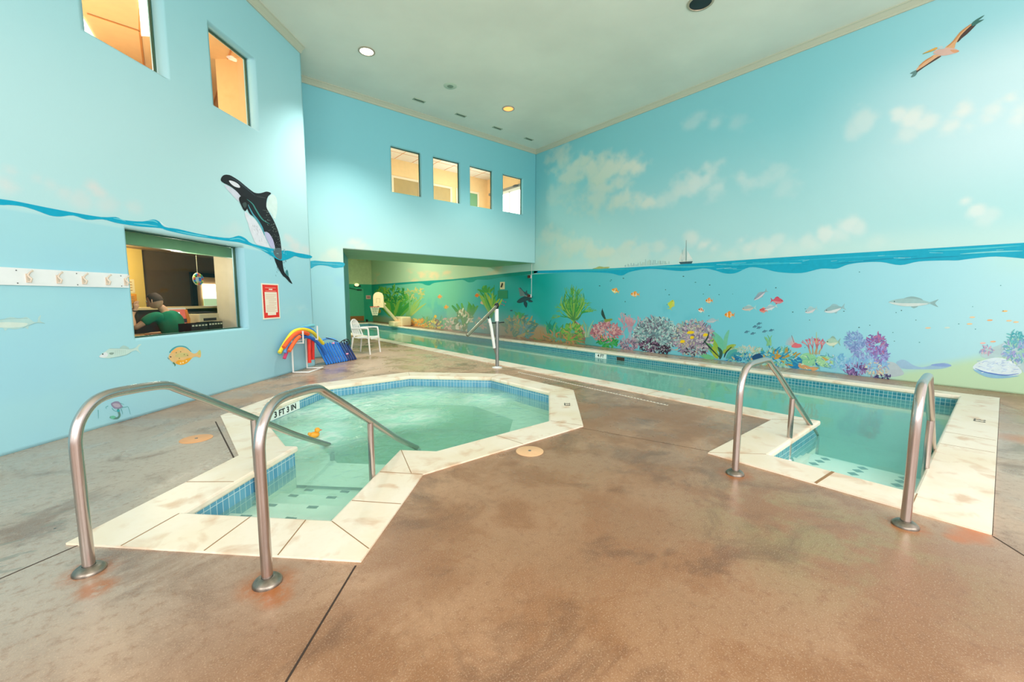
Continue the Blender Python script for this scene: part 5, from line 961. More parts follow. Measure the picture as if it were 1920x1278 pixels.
# hanging disc
t = thing('hanging_disc', RZ(371, 523, .8), 'round multicoloured disc hanging on a string in the reception window', 'ornament')
c0 = RZ(371, 523, .8); b = MB(); Rm = Matrix(((1/S2, -1/S2, 0), (1/S2, 1/S2, 0), (0, 0, 1))) @ Matrix.Rotation(PI/2, 3, 'X')
b.lathe([(0, -.006), (.095, -.006), (.1, 0), (.095, .006), (0, .006)], c0, mat('disc_rim_cream', 'e8dcae', .5), 28, Rm); b.build('disc', t)
b = MB()
for k in range(16):
    a = 2*PI*k/16; col = ['d8453c', '2f7fd0', '3aa45c', 'f0c63a'][k % 4]; p = c0+Matrix.Rotation(PI/4, 3, 'Z') @ Vector((.078*math.cos(a), -.01, .078*math.sin(a))); b.ball(p, .017, mat('bead_'+col, col, .4), 8)
b.build('bead_ring', t)
for (dx, dz, w, h, col) in ((-.03, .0, .05, .06, 'c9cfe0'), (.028, -.005, .045, .06, '2f6fd0'), (.01, .055, .07, .03, 'e05a50'), (.02, -.055, .06, .025, 'c98a84'), (-.045, .045, .03, .03, '22262a')):
    b = MB(); b.box(c0+Matrix.Rotation(PI/4, 3, 'Z') @ Vector((dx, -.012, dz)), (w, .006, h), mat('patch_'+col, col, .5), PI/4, .003); b.build('picture_patch', t)
b = MB(); b.tube([c0+Vector((0, 0, .1)), c0+Vector((0, 0, 2.05-c0.z+.0))], .0018, m_pp, 6); b.build('string', t)
# black trays on the sill
m_blk = mat('black_plastic', '17191b', .45)
for k, (x0, y0, x1, y1, lb) in enumerate(((352, 607, 384, 619, 'black plastic basket on the reception sill, left of the taller one'), (385, 604, 412, 616, 'black plastic basket on the reception sill beside the white cup'))):
    a = RZ(x0, y0, .5); c = RZ(x1, y1, .5); s0 = (a.x+a.y)/S2; s1 = (c.x+c.y)/S2; zt = a.z; z0 = .80; cen = SD((s0+s1)/2, .55, (zt+z0)/2); hh = zt-z0; L_ = s1-s0
    t = thing('basket', SD((s0+s1)/2, .55, z0), lb, 'basket'); b = MB(); R45 = Matrix.Rotation(PI/4, 3, 'Z'); q = lambda u, v, w: cen+R45 @ Vector((u, v, w))
    for (u, v, du, dv_) in ((0, -.1, L_, .008), (0, .1, L_, .008), (-L_/2, 0, .008, .2), (L_/2, 0, .008, .2)): b.box(q(u, v, 0), (du, dv_, hh), m_blk, R45)
    b.box(q(0, 0, -hh/2+.004), (L_, .2, .008), m_blk, R45); b.build('tray', t)
    for j in range(5):
        b = MB(); b.box(q(-L_/2+L_*(j+.5)/5, -.106, hh/2-.03), (L_*.12, .004, .022), mat('slot_light', 'd9cdb4', .6), R45); b.build('slot', t)
b = MB(); b.slab([SD(5.9, .22, .78), SD(7.6, .22, .78), SD(7.6, .9, .78), SD(5.9, .9, .78)], (0, 0, .02), MATS['tan_laminate']); b.slab([SD(5.95, .3, 0), SD(7.55, .3, 0), SD(7.55, .3, .78), SD(5.95, .3, .78)], dv*.03, m_cf); tag(b.build('side_table'), 'tan shelf table under the reception window holding the black baskets', 'table')
p = RZ(415.5, 616, .5); b = MB(); b.lathe([(0, 0), (.024, 0), (.03, .1), (.028, .1), (.022, .006), (0, .006)], (p.x, p.y, .801), mat('white_cup', 'f2f2f4', .4), 20); tag(b.build('cup'), 'white paper cup on the reception sill', 'cup')

# ------------------------------------------------------------------ man in the reception room
m_skin = mat('skin', 'd9a07c', .5, noise=.05, nscale=12); m_shirt = mat('green_polo_cloth', '12805a', .85, noise=.12, nscale=9); m_hair = mat('short_dark_hair', '4a3426', .8, noise=.2, nscale=40); m_trou = mat('dark_trousers', '2a2d33', .8)
def skin_mesh(name, joints, edges, radii, m, parent=None, lvl=2, root=0, label=None):
    me = bpy.data.meshes.new(name); me.from_pydata([tuple(j) for j in joints], edges, []); o = bpy.data.objects.new(name, me); COL.objects.link(o)
    sk = o.modifiers.new('s', 'SKIN'); ss = o.modifiers.new('b', 'SUBSURF'); ss.levels = lvl; ss.render_levels = lvl
    for i, v in enumerate(me.skin_vertices[0].data): r = radii[i]; v.radius = r if isinstance(r, tuple) else (r, r); v.use_root = i == root
    dg = bpy.context.evaluated_depsgraph_get(); dg.update(); nm = bpy.data.meshes.new_from_object(o.evaluated_get(dg)); bpy.data.objects.remove(o)
    nm.materials.clear(); nm.materials.append(m); nm.polygons.foreach_set('use_smooth', [True]*len(nm.polygons)); nm.polygons.foreach_set('material_index', [0]*len(nm.polygons))
    o = bpy.data.objects.new(name, nm); COL.objects.link(o)
    if parent is not None: o.parent = parent; nm.transform(PM[parent.name])
    if label: o['label'] = label
    return o
man = thing('person', SD(5.98, 1.15, 0), 'person in a green polo shirt sitting with a hand raised to the ear', 'person')
J = [SD(5.98, 1.12, .56), SD(5.94, 1.08, .78), SD(5.88, 1.08, 1.02), SD(5.84, 1.11, 1.15), SD(5.83, 1.14, 1.21), SD(5.80, 1.18, 1.26),   # 0-5 spine, neck
     SD(5.66, 1.13, 1.11), SD(5.45, 1.24, .93), SD(5.53, 1.36, 1.12), SD(5.60, 1.36, 1.21),                                              # 6-9 left arm to wrist
     SD(6.0, 1.08, 1.05), SD(6.07, 1.28, .82), SD(6.12, 1.52, .80), SD(6.08, 1.62, .80),                                                # 10-13 right arm
     SD(5.90, 1.2, .53), SD(5.8, 1.6, .54), SD(5.78, 1.66, .1), SD(5.74, 1.8, .05), SD(6.14, 1.2, .53), SD(6.2, 1.6, .54), SD(6.2, 1.66, .1), SD(6.22, 1.8, .05)]
Ed = [(0, 1), (1, 2), (2, 3), (3, 4), (4, 5), (2, 6), (6, 7), (7, 8), (8, 9), (2, 10), (10, 11), (11, 12), (12, 13), (0, 14), (14, 15), (15, 16), (16, 17), (0, 18), (18, 19), (19, 20), (20, 21)]
Rr = [(.11, .09), (.11, .09), (.10, .085), .055, .056, .056, .045, .044, .036, .028, .045, .044, .036, .028, .085, .06, .045, .04, .085, .06, .045, .04]
hd = SD(5.765, 1.20, 1.335)
def fingers(J, Ed, Rr, w, fwd, side, curl, n0):
    for k in range(4):
        b0 = w+fwd*.07+side*(.03-.02*k); l = (.028, .032, .03, .024)[k]
        J += [b0, b0+fwd*l+curl*.006, b0+fwd*l*1.7+curl*.02]; i = len(J)-3; Ed += [(n0, i), (i, i+1), (i+1, i+2)]; Rr += [.011, .0095, .008]
    b0 = w+side*.035+fwd*.03; J += [b0, b0+side*.02+fwd*.03]; i = len(J)-2; Ed += [(n0, i), (i, i+1)]; Rr += [.012, .009]
J += [J[9]+Vector((0, 0, .04))]; Ed += [(9, len(J)-1)]; Rr += [(.038, .018)]; n1 = len(J)-1
fingers(J, Ed, Rr, J[9].copy(), Vector((.1, .0, 1)).normalized(), Vector((.7, .7, 0)), Vector((.7, .7, 0)), n1)
J += [J[13]+dv*.04]; Ed += [(13, len(J)-1)]; Rr += [(.038, .018)]; n2 = len(J)-1
fingers(J, Ed, Rr, J[13].copy(), dv.copy(), Vector((.7, .7, 0)), Vector((0, 0, -1)), n2)
body = skin_mesh('body', J, Ed, Rr, m_skin, man)
# head joined into the continuous body mesh
hm = MB(); Rh = Matrix.Rotation(PI/4+.28, 3, 'Z') @ Matrix.Rotation(-.28, 3, 'X')
def headpt(v):                                                       # v on the unit sphere; face towards +y
    x, y, z = v; w = .078*(1-.12*max(0, -z)); l = .098+.012*max(0, y)*max(0, -z); h = .118
    p = Vector((x*w, y*l, z*h)); 
    if z < -.35 and y > 0: p.y += .012; p.x *= .85
    return p
vs = []; sg = 28
for i in range(19):
    a = PI*i/18
    for k in range(sg): vs.append(hd+Rh @ headpt((math.sin(a)*math.cos(2*PI*k/sg), math.sin(a)*math.sin(2*PI*k/sg), math.cos(a))))
hm.add(vs, [[i*sg+k, i*sg+(k+1) % sg, (i+1)*sg+(k+1) % sg, (i+1)*sg+k] for i in range(18) for k in range(sg)], m_skin, True)
hm.ball(hd+Rh @ Vector((0, .112, -.012)), (.013, .02, .02), m_skin, 12)
for sx in (-1, 1):
    hm.ball(hd+Rh @ Vector((sx*.079, .0, -.01)), (.009, .02, .032), m_skin, 12); hm.ball(hd+Rh @ Vector((sx*.03, .09, .012)), .011, mat('eye_white', 'f0ece6', .3), 10); hm.ball(hd+Rh @ Vector((sx*.03, .0995, .012)), .0055, m_blk, 8)
hm.ball(hd+Rh @ Vector((0, .102, -.052)), (.024, .01, .006), mat('lips', 'b5685a', .5), 10)
ho = hm.build('head_tmp'); ho.data.transform(PM[man.name])
bm = bmesh.new(); bm.from_mesh(body.data); o0 = len(body.data.materials)
for mm in ho.data.materials:
    if mm.name not in [q.name for q in body.data.materials]: body.data.materials.append(mm)
idx = {i: [q.name for q in body.data.materials].index(mm.name) for i, mm in enumerate(ho.data.materials)}
for p in ho.data.polygons: p.material_index = idx[p.material_index]
bm.from_mesh(ho.data); bm.to_mesh(body.data); bm.free(); bpy.data.objects.remove(ho); body.data.polygons.foreach_set('use_smooth', [True]*len(body.data.polygons))
sj = [J[0], J[1], J[2], J[3]+Vector((0, 0, .035)), J[6], J[6].lerp(J[7], .62), J[10], J[10].lerp(J[11], .62)]
skin_mesh('polo_shirt', sj, [(0, 1), (1, 2), (2, 3), (2, 4), (4, 5), (2, 6), (6, 7)], [(.15, .135), (.15, .13), (.15, .125), .082, .08, .066, .08, .066], m_shirt, man, label='green short-sleeved polo shirt')
tj = [J[0], J[14], J[15], J[16], J[18], J[19], J[20]]
skin_mesh('trousers', tj, [(0, 1), (1, 2), (2, 3), (0, 4), (4, 5), (5, 6)], [(.168, .135), .1, .074, .058, .1, .074, .058], m_trou, man)
hb = MB(); vs = []; rows = 9
for i in range(rows+1):
    a = .42+1.35*i/rows
    for k in range(sg):
        ph = 2*PI*k/sg; y = math.sin(a)*math.sin(ph); aa = a if y < .25 else min(a, 1.0); v = (math.sin(aa)*math.cos(ph), math.sin(aa)*math.sin(ph), math.cos(aa)); vs.append(hd+Rh @ (headpt(v)*1.055))
hb.add(vs, [[i*sg+k, i*sg+(k+1) % sg, (i+1)*sg+(k+1) % sg, (i+1)*sg+k] for i in range(rows) for k in range(sg)], m_hair, True); hb.build('hair', man, 'short dark hair, thin on top')
b = MB(); wv = (J[8]*.3+J[9]*.7); b.lathe([(.034, -.008), (.038, 0), (.034, .008)], wv, m_blk, 16); b.build('wristwatch', man)
t = thing('office_chair', SD(6.05, 1.1, 0), 'black office chair the person in green sits on', 'chair')
b = MB(); b.box(SD(6.02, 1.22, .40), (.48, .46, .06), m_blk, PI/4, .02); b.build('seat', t)
b = MB(); b.box(SD(6.02, .93, .62), (.42, .05, .3), m_blk, PI/4, .02); b.build('backrest', t); b = MB(); b.tube([SD(6.02, 1.2, .08), SD(6.02, 1.2, .38)], .025, m_blk, 12); b.build('gas_column', t)
for k in range(5):
    a = 2*PI*k/5; c = SD(6.02, 1.2, 0); b = MB(); b.tube([c+Vector((0, 0, .09)), c+Vector((.24*math.cos(a), .24*math.sin(a), .06))], .017, m_blk, 8); b.ball(c+Vector((.24*math.cos(a), .24*math.sin(a), .028)), .028, m_blk, 10); b.build('leg', t)

# ------------------------------------------------------------------ things on the left wall
m_brd = mat('white_painted_board', 'e9eef0', .45, noise=.03); m_hook = mat('beige_plastic_hook', 'd9c9b8', .4); m_scr = mat('dark_screw', '5a5f60', .5)
def wp(s_, z, out=0.): return SD(s_, -out, z)
t = thing('coat_hook_board', wp(2.9, 1.565), 'long white board with a row of beige coat hooks on the left wall', 'coat rack')
b = MB(); b.slab([wp(2.0, 1.488, .001), wp(4.287, 1.490, .001), wp(4.287, 1.643, .001), wp(2.0, 1.643, .001)], -dv*.02, m_brd); b.build('board', t)
for px_, py_ in ((-50, 512), (47, 515), (104, 518), (152, 521), (196.5, 523), (231, 525)):
    P = on_d(px_, py_, LD); s_ = (P.x+P.y)/S2; z = 1.565; b = MB()
    b.tube([wp(s_, z-.04, .022), wp(s_, z-.045, .05), wp(s_+.002, z-.015, .062), wp(s_, z, .04), wp(s_, z+.02, .03), wp(s_+.004, z+.045, .05), wp(s_+.008, z+.058, .072)], [.008, .008, .008, .008, .008, .007, .009], m_hook, 10); b.slab([wp(s_-.014, z-.05, .0205), wp(s_+.014, z-.05, .0205), wp(s_+.014, z+.03, .0205), wp(s_-.014, z+.03, .0205)], -dv*.006, m_hook); b.build('hook', t)
b = MB()
for px_ in (26, 139, 222):
    P = on_d(px_, 505, LD); s_ = (P.x+P.y)/S2
    for z in (1.62, 1.508): b.ball(wp(s_, z, .021), .006, m_scr, 8)
b.build('screw', t)['kind'] = 'stuff'
# red rules sign
t = thing('rules_sign', wp(6.69, 1.3), 'red and white pool rules sign on the left wall by the foam noodles', 'sign')
m_red = mat('sign_red', 'e8332c', .4); m_sw = mat('sign_cream_white', 'f6ead8', .4)
def wrect(mb, s0, s1, z0, z1, o0, th, m): mb.slab([wp(s0, z0, o0), wp(s1, z0, o0), wp(s1, z1, o0), wp(s0, z1, o0)], -dv*th, m)
b = MB(); wrect(b, 6.474, 6.912, 1.02, 1.622, .001, .006, m_sw); b.build('backing_plate', t)
b = MB(); wrect(b, 6.498, 6.888, 1.043, 1.600, .007, .001, m_red); b.build('red_field', t)
b = MB(); wrect(b, 6.54, 6.85, 1.130, 1.478, .0085, .001, m_sw); wrect(b, 6.59, 6.80, 1.085, 1.13, .0085, .001, m_sw); b.build('text_panel', t)
b = MB(); m_txt = mat('faded_sign_print', 'e0b49a', .6); m_tp = mat('pink_sign_print', 'f29a8c', .6)
for k in range(13): wrect(b, 6.565+(.06 if 4 < k < 9 else 0), 6.825-(.05 if k % 3 == 1 else 0), 1.148+k*.024, 1.154+k*.024, .0097, .0006, m_txt)
wrect(b, 6.56, 6.83, 1.545, 1.556, .0085, .0006, m_tp); wrect(b, 6.65, 6.74, 1.515, 1.535, .0085, .0006, m_sw); wrect(b, 6.56, 6.83, 1.49, 1.500, .0085, .0006, m_tp)
for k in range(10): wrect(b, 6.507, 6.517, 1.15+k*.033, 1.168+k*.033, .0085, .0006, m_cf)
o = b.build('print_lines', t); o['kind'] = 'stuff'

# ------------------------------------------------------------------ noodle rack and noodles
m_pvc = mat('white_pvc_pipe', 'eef0ee', .3)
t = thing('noodle_rack', on_z(560, 700), 'white plastic pipe rack holding foam noodles against the left wall', 'rack')
A_ = Vector((1.71, 8.31, .02)); B_ = Vector((1.93, 8.14, .02)); C_ = Vector((2.28, 8.50, .02)); D_ = Vector((2.03, 8.66, .02))
def rp_(P, z, o=0): return Vector((P.x, P.y, z))
b = MB(); b.tube([rp_(A_, .74), rp_(A_, .04), A_, B_, C_, D_, rp_(D_, .04), rp_(D_, .56)], .016, m_pvc, 12); b.build('frame', t)
b = MB(); A2 = A_+(B_-A_)*.75; b.tube([rp_(A_, .56), rp_(A2, .56), rp_(A2, .78)], .016, m_pvc, 12); b.ball(rp_(A_, .74), .024, m_pvc, 10); b.build('hanger_arm', t)
b = MB(); D2 = D_+(C_-D_)*.75; b.tube([rp_(D_, .58), rp_(D2, .58), rp_(D2, .84)], .016, m_pvc, 12); b.tube([rp_(D_, .56), rp_(D_, .84)], .016, m_pvc, 12); b.build('hanger_arm', t)
b = MB(); b.tube([rp_(A_, .58), rp_(D_, .58)], .014, m_pvc, 12); b.build('cross_bar', t)
def noodle(pts, col, lbl, r=.032, c0=6.55, c1=6.55, hole=True):
    P = crom([on_d(x, y, c0+(c1-c0)*i/(len(pts)-1)) for i, (x, y) in enumerate(pts)], 7); P = [Vector(map(float, p)) for p in P]
    b = MB(); b.tube(P, r, mat('foam_'+col, col, .7, noise=.05, nscale=20, bump=.1, bscale=120), 16)
    tag(b.build('pool_noodle'), lbl, 'pool noodle', 'foam pool noodles on the white rack')
noodle([(524, 664), (532, 648), (546, 627), (562, 616), (580, 611), (588, 610)], '78c3cc', 'pale teal foam noodle at the back of the rack', .03, 6.64, 6.64)
noodle([(530, 656), (541, 634), (555, 620), (572, 615), (584, 618), (590, 624)], '3f8fe0', 'light blue foam noodle arched behind the yellow one', .032, 6.58, 6.58)
noodle([(524, 661), (536, 640), (550, 622), (568, 617), (585, 622), (597, 634), (606, 644)], 'f2dc3a', 'yellow foam noodle arched over the rack', .032, 6.50, 6.46)
noodle([(532, 651), (544, 635), (556, 625), (568, 623), (578, 626)], 'f0602c', 'orange foam noodle arched in front of the yellow one', .034, 6.42, 6.42)
noodle([(542, 658), (549, 646), (556, 636), (562, 631)], 'f26a30', 'short orange foam noodle drooping below the longer orange one', .032, 6.33, 6.36)
noodle([(566, 631), (576, 631), (588, 636), (598, 645), (606, 655), (611, 664)], '1f62b8', 'dark blue foam noodle running down to the right of the rack', .032, 6.50, 6.30)
noodle([(534, 661), (537, 650), (543, 642)], '6fa4e8', 'pale blue foam noodle end hanging at the left', .03, 6.45, 6.45)
noodle([(533, 672), (537, 661), (541, 650)], 'e0487a', 'pink foam noodle end hanging lowest at the left', .028, 6.52, 6.5)
noodle([(579, 632), (579.5, 650), (580.5, 680)], 'ee3a2c', 'red foam noodle hanging straight down by the right post', .032, 6.48, 6.44)
noodle([(586, 632), (586.5, 650), (586.5, 674)], 'e2352a', 'shorter red foam noodle hanging beside the longer red one', .032, 6.50, 6.46)

# ------------------------------------------------------------------ kickboards
def kickboard(P, ang, tilt, col, lbl, h=.46, w=.26, th=.038):
    """board on its edge: bottom at P, face normal turned by ang, leaning by tilt"""
    m = mat('foam_board_'+col, col, .6, noise=.06, nscale=15); b = MB(); prof = []
    for x, z in ((-w/2, .0), (w/2, 0), (w/2, h*.55)): prof.append((x, z))
    for k in range(1, 10): a = PI*k/10; prof.append((w/2*math.cos(a), h*.72+h*.28*math.sin(a)))
    prof.append((-w/2, h*.55))
    n = len(prof); R = Matrix.Rotation(ang, 3, 'Z') @ Matrix.Rotation(tilt, 3, 'X'); vs = []; offs = [(-th/2+.01, .97), (-th/2, .92)][::1]
    lay = [(-th/2, .94), (-th/2+.01, 1), (th/2-.01, 1), (th/2, .94)]
    for y, sc_ in lay: vs += [Vector(P)+R @ Vector((x*sc_, y, max(z*sc_, 0)+(0 if z else 0))) for x, z in prof]
    fs = [list(range(n))[::-1], list(range(3*n, 4*n))]+[[k*n+i, k*n+(i+1) % n, (k+1)*n+(i+1) % n, (k+1)*n+i] for k in range(3) for i in range(n)]
    b.add(vs, fs, m, True); return tag(b.build('kickboard'), lbl, 'kickboard', 'kickboards leaning in a row beside the noodle rack')
row0 = Vector((2.50, 9.03, .01)); row1 = Vector((3.25, 9.40, .01)); dr = (row1-row0); ang = math.radians(-14)-PI/2+PI
ords = ['first', 'second', 'third', 'fourth', 'fifth', 'sixth', 'seventh', 'eighth', 'ninth']
for k in range(9): kickboard(row0+dr*(k/12.5), ang, math.radians(-23), ['1f7fe0', '1b78d8', '2484e4', '1a74d2', '1f7fe0', '2282e2', '1b76d4', '2080de', '1b74d0'][k], '%s bright blue kickboard from the left in the leaning row' % ords[k])
for k in range(4): kickboard(row0+dr*((9+k)/12.5), ang, math.radians(-25), ['1a3f84', '183a7a', '1b4088', '16356e'][k], '%s navy kickboard at the right end of the leaning row' % ords[k], h=.44)
def px_tube(nm, pts, r, m, lbl, cat, c0=6.3):
    P = [Vector(map(float, p)) for p in crom([on_y(x, y, c0) for x, y in pts], 6)]; b = MB(); b.tube(P, r, m, 10); return tag(b.build(nm), lbl, cat)
px_tube('swim_belt', [(603, 637), (614, 634.5), (626, 636), (633, 642)], .022, mat('pale_blue_foam', '5fa8ea', .6), 'pale blue foam swim belt lying on top of the kickboards', 'belt', 9.2)
px_tube('strap', [(611, 633), (620, 635), (628, 638), (634, 640)], .008, m_blk, 'thin black strap lying over the blue swim belt', 'strap', 9.12)
px_tube('strap', [(634, 646), (643, 638), (652, 636), (655, 643), (648, 646), (645, 638), (652, 641)], .010, m_blk, 'black looped strap on the navy kickboards', 'strap', 9.3)
b = MB()
for x, y in ((625, 643), (651, 663)): b.ball(on_y(x, y, 9.02 if x < 640 else 9.15), (.035, .02, .02), mat('pink_foam', 'f0a4c4', .6), 10)
for i, (x, y, yy, lb) in enumerate(((625, 643, 9.0, 'small pink foam piece on top of the blue kickboards'), (651, 663, 9.12, 'small pink foam piece between the blue and navy kickboards'))):
    b = MB(); b.ball(on_y(x, y, yy), (.032, .02, .018), MATS['pink_foam'], 12); tag(b.build('foam_piece'), lb, 'foam toy')

# ------------------------------------------------------------------ plastic chair
m_ch = mat('white_chair_plastic', 'f2efe8', .35)
t = thing('plastic_armchair', (3.78, 10.22, 0), 'white plastic armchair standing in the low opening by the kickboards', 'chair')
Rc = Matrix.Rotation(math.radians(-48), 3, 'Z'); Q = lambda x, y, z: Vector((3.78, 10.22, 0))+Rc @ Vector((x, y, z))
def curved(mb, path, w, th, m):
    """flat bar: path of (point), width along y"""
    n = len(path); vs = []
    for i, (x, y, z) in enumerate(path):
        a = path[min(i+1, n-1)]; c = path[max(i-1, 0)]; tx, tz = a[0]-c[0], a[2]-c[2]; l = math.hypot(tx, tz) or 1; nx, nz = -tz/l*th/2, tx/l*th/2
        vs += [Q(x+nx, y-w/2, z+nz), Q(x+nx, y+w/2, z+nz), Q(x-nx, y+w/2, z-nz), Q(x-nx, y-w/2, z-nz)]
    mb.add(vs, [[i*4+k, i*4+(k+1) % 4, i*4+4+(k+1) % 4, i*4+4+k] for i in range(n-1) for k in range(4)]+[[0, 1, 2, 3], [n*4-1, n*4-2, n*4-3, n*4-4]], m, True)
b = MB(); curved(b, [tuple(map(float, p)) for p in crom([(-.2, 0, .415), (-.1, 0, .40), (.1, 0, .41), (.22, 0, .425), (.25, 0, .40), (.255, 0, .37)], 4)], .44, .014, m_ch); b.build('seat', t)
b = MB(); arc = [(-.19, -.21, .42), (-.25, -.2, .6), (-.295, -.16, .76), (-.31, -.07, .83), (-.312, 0, .84), (-.31, .07, .83), (-.295, .16, .76), (-.25, .2, .6), (-.19, .21, .42)]
b.tube([Q(*map(float, p)) for p in crom(arc, 5)], .018, m_ch, 10); b.tube([Q(-.2, -.2, .45), Q(-.215, 0, .46), Q(-.2, .2, .45)], .014, m_ch, 8); b.build('backrest', t)
for y in (-.13, -.078, -.026, .026, .078, .13):
    b = MB(); zt = .825-.9*y*y*2; b.tube([Q(-.212, y, .455), Q(-.262, y, .62), Q(-.308, y, zt)], .0105, m_ch, 8); b.build('back_slat', t)
for sy in (-1, 1):
    b = MB(); b.tube([Q(*map(float, p)) for p in crom([(.24, sy*.27, .0), (.215, sy*.262, .3), (.20, sy*.255, .60), (.15, sy*.255, .645), (-.05, sy*.25, .64), (-.235, sy*.215, .63)], 5)], .020, m_ch, 10); b.build('armrest_leg', t)
    b = MB(); b.tube([Q(-.285, sy*.235, .0), Q(-.22, sy*.215, .42)], [.017, .022], m_ch, 10); b.build('leg', t)
    b = MB(); b.tube([Q(.225, sy*.262, .38), Q(.12, sy*.2, .405), Q(-.1, sy*.21, .40)], .015, m_ch, 8); b.build('seat_rail', t)

# ------------------------------------------------------------------ pool lift
t = thing('pool_lift', (4.985, 6.41, 0), 'steel post pool lift with white sleeve and angled boom at the lap pool edge', 'pool lift')
m_grey = mat('grey_metal_post', '8f9290', .3, .7); m_wsl = mat('white_sleeve', 'eceeed', .3); m_arm = mat('dull_olive_metal', '7a7f6c', .35, .6); m_bk = mat('black_fitting', '16181a', .4)
Y_ = 6.41; Pp = lambda x, y, yy=Y_: on_y(x, y, yy)
b = MB(); b.tube([(4.985, Y_, 0), (4.985, Y_, .95)], .036, m_grey, 20); b.lathe([(0, .03), (.045, .03), (.06, .015), (.1, .012), (.1, 0)], (4.985, Y_, 0), m_pvc, 24); b.build('post', t)
b = MB(); b.tube([(4.98, Y_, .93), (4.975, Y_, 1.17)], .040, m_wsl, 20); b.build('sleeve', t)
b = MB(); b.ball((4.975, Y_, 1.235), (.045, .05, .06), m_bk, 16); b.tube([(4.975, Y_, 1.15), (4.975, Y_, 1.23)], .02, m_bk, 10); b.build('pivot_cap', t)
b = MB(); e0 = Vector((4.975, Y_-.01, 1.235)); e1 = Pp(876, 629); b.tube([e0, e1], .030, m_arm, 16); b.build('boom', t, 'dull olive angled boom')
b = MB(); b.tube([Pp(917, 597), Pp(921, 612), Pp(927, 652)], .030, m_wsl, 14); b.tube([Pp(915, 590), Pp(917, 599)], .014, m_bk, 8); b.tube([Pp(926.5, 650), Pp(930, 662, 6.42)], .022, m_grey, 10); b.build('hydraulic_strut', t)
b = MB(); b.tube([Pp(917, 605.5), Pp(932, 605), Pp(945, 604)], .011, m_bk, 8); b.build('crank_bar', t)

# ------------------------------------------------------------------ basketball goal at the far end
t = thing('pool_basketball_goal', (8.98, 19.2, 0), 'cream poolside basketball goal with rounded backboard and rolling base', 'basketball hoop')
m_crm = mat('cream_moulded_plastic', 'ecd2a8', .45, noise=.03); Y2 = 19.2; G = lambda x, y, yy=Y2: on_y(x, y, yy)
def loft(mb, rings, m):
    n = len(rings[0]); vs = [p for r_ in rings for p in r_]; mb.add(vs, [[k*n+i, k*n+(i+1) % n, (k+1)*n+(i+1) % n, (k+1)*n+i] for k in range(len(rings)-1) for i in range(n)]+[list(range(n))[::-1], [(len(rings)-1)*n+i for i in range(n)]], m)
b = MB(); b.box((8.99, 19.2, .235), (.52, .78, .46), m_crm, bev=.07); b.box((8.62, 19.2, .13), (.5, .6, .25), m_crm, bev=.06); b.build('rolling_base', t)
b = MB(); p0 = Vector((8.70, 19.2, .22)); p1 = G(719, 573); p2 = G(714.5, 549.5); b.tube([p0, p1, p2], [.075, .07, .065], m_crm, 14); b.tube([G(723, 569), G(716, 573), G(709, 574)], .05, m_crm, 10); b.build('pole', t)
cB = G(710, 562, 19.05); nB = Vector((-.86, -.5, 0)).normalized(); tB = Vector((nB.y, -nB.x, 0)); pr = [(-.29, -.36), (.29, -.36), (.29, .12)]+[(.29*math.cos(PI*k/10), .12+.25*math.sin(PI*k/10)) for k in range(1, 10)]+[(-.29, .12)]
b = MB(); b.slab([cB+tB*u+Vector((0, 0, w)) for u, w in pr], nB*.04, m_crm); b.build('backboard', t)
b = MB(); 
for u0, u1, w0, w1 in ((-.11, .11, .06, .075), (-.11, -.095, -.14, .06), (.095, .11, -.14, .06)): b.slab([cB+nB*.041+tB*u0+Vector((0, 0, w0)), cB+nB*.041+tB*u1+Vector((0, 0, w0)), cB+nB*.041+tB*u1+Vector((0, 0, w1)), cB+nB*.041+tB*u0+Vector((0, 0, w1))], nB*.002, mat('tan_line', 'b9a06c', .6))
b.build('shooter_square', t)
hc = cB+nB*.30+Vector((0, 0, -.32)); b = MB(); b.tube([hc+Vector((.21*math.cos(2*PI*k/24), .21*math.sin(2*PI*k/24), 0)) for k in range(24)], .014, mat('rim_red', 'b5382a', .4), 8, closed=True); b.tube([hc+nB*-.21, cB+Vector((0, 0, -.30))], .025, m_bk, 8); b.build('rim', t, 'dark red rim')
b = MB()
for k in range(12):
    for sgn in (-1, 1): b.tube([hc+Vector(((.2-.09*f)*math.cos(2*PI*(k+sgn*f)/12), (.2-.09*f)*math.sin(2*PI*(k+sgn*f)/12), -.4*f)) for f in (0, .35, .7, 1)], .007, mat('net_cord', 'e6dcc0', .8), 5)
o = b.build('net', t); o['kind'] = 'stuff'

# ------------------------------------------------------------------ far end door, exit light, signs
m_door = mat('green_teal_door', '4fb088', .4, noise=.03); b = MB(); b.bx((8.0, 24.255, .03), (8.93, 24.295, 1.93), m_door); o = struct(b.build('door_1'), 'teal green door in the far end wall')
m = MB(); m.bx((7.93, 24.24, 0), (8.0, 24.3, 2.0), m_dteal); m.bx((8.93, 24.24, 0), (9.0, 24.3, 2.0), m_dteal); m.bx((8.0, 24.24, 1.93), (8.93, 24.3, 2.0), m_dteal); m.build('door_frame', o)
m = MB(); m.bx((8.03, 24.235, .05), (8.9, 24.256, .33), mat('copper_kick_plate', 'a9713f', .35, .4)); m.build('kick_plate', o)
m = MB(); m.bx((8.55, 24.19, 1.82), (8.8, 24.255, 1.88), m_bk); m.tube([(8.55, 24.2, 1.86), (8.3, 24.15, 1.91), (8.1, 24.24, 1.94)], .014, m_bk, 6); m.build('door_closer', o)
t = thing('emergency_light', (8.53, 24.28, 2.13), 'small round emergency light above the far door', 'wall light')
b = MB(); b.ball((8.53, 24.2, 2.14), (.13, .06, .085), mat('warm_lamp_cover', 'e9f0a8', emit=1.2), 14); b.build('lamp_cover', t); b = MB(); b.bx((8.40, 24.24, 2.04), (8.78, 24.295, 2.11), m_bk); b.build('mounting_plate', t)
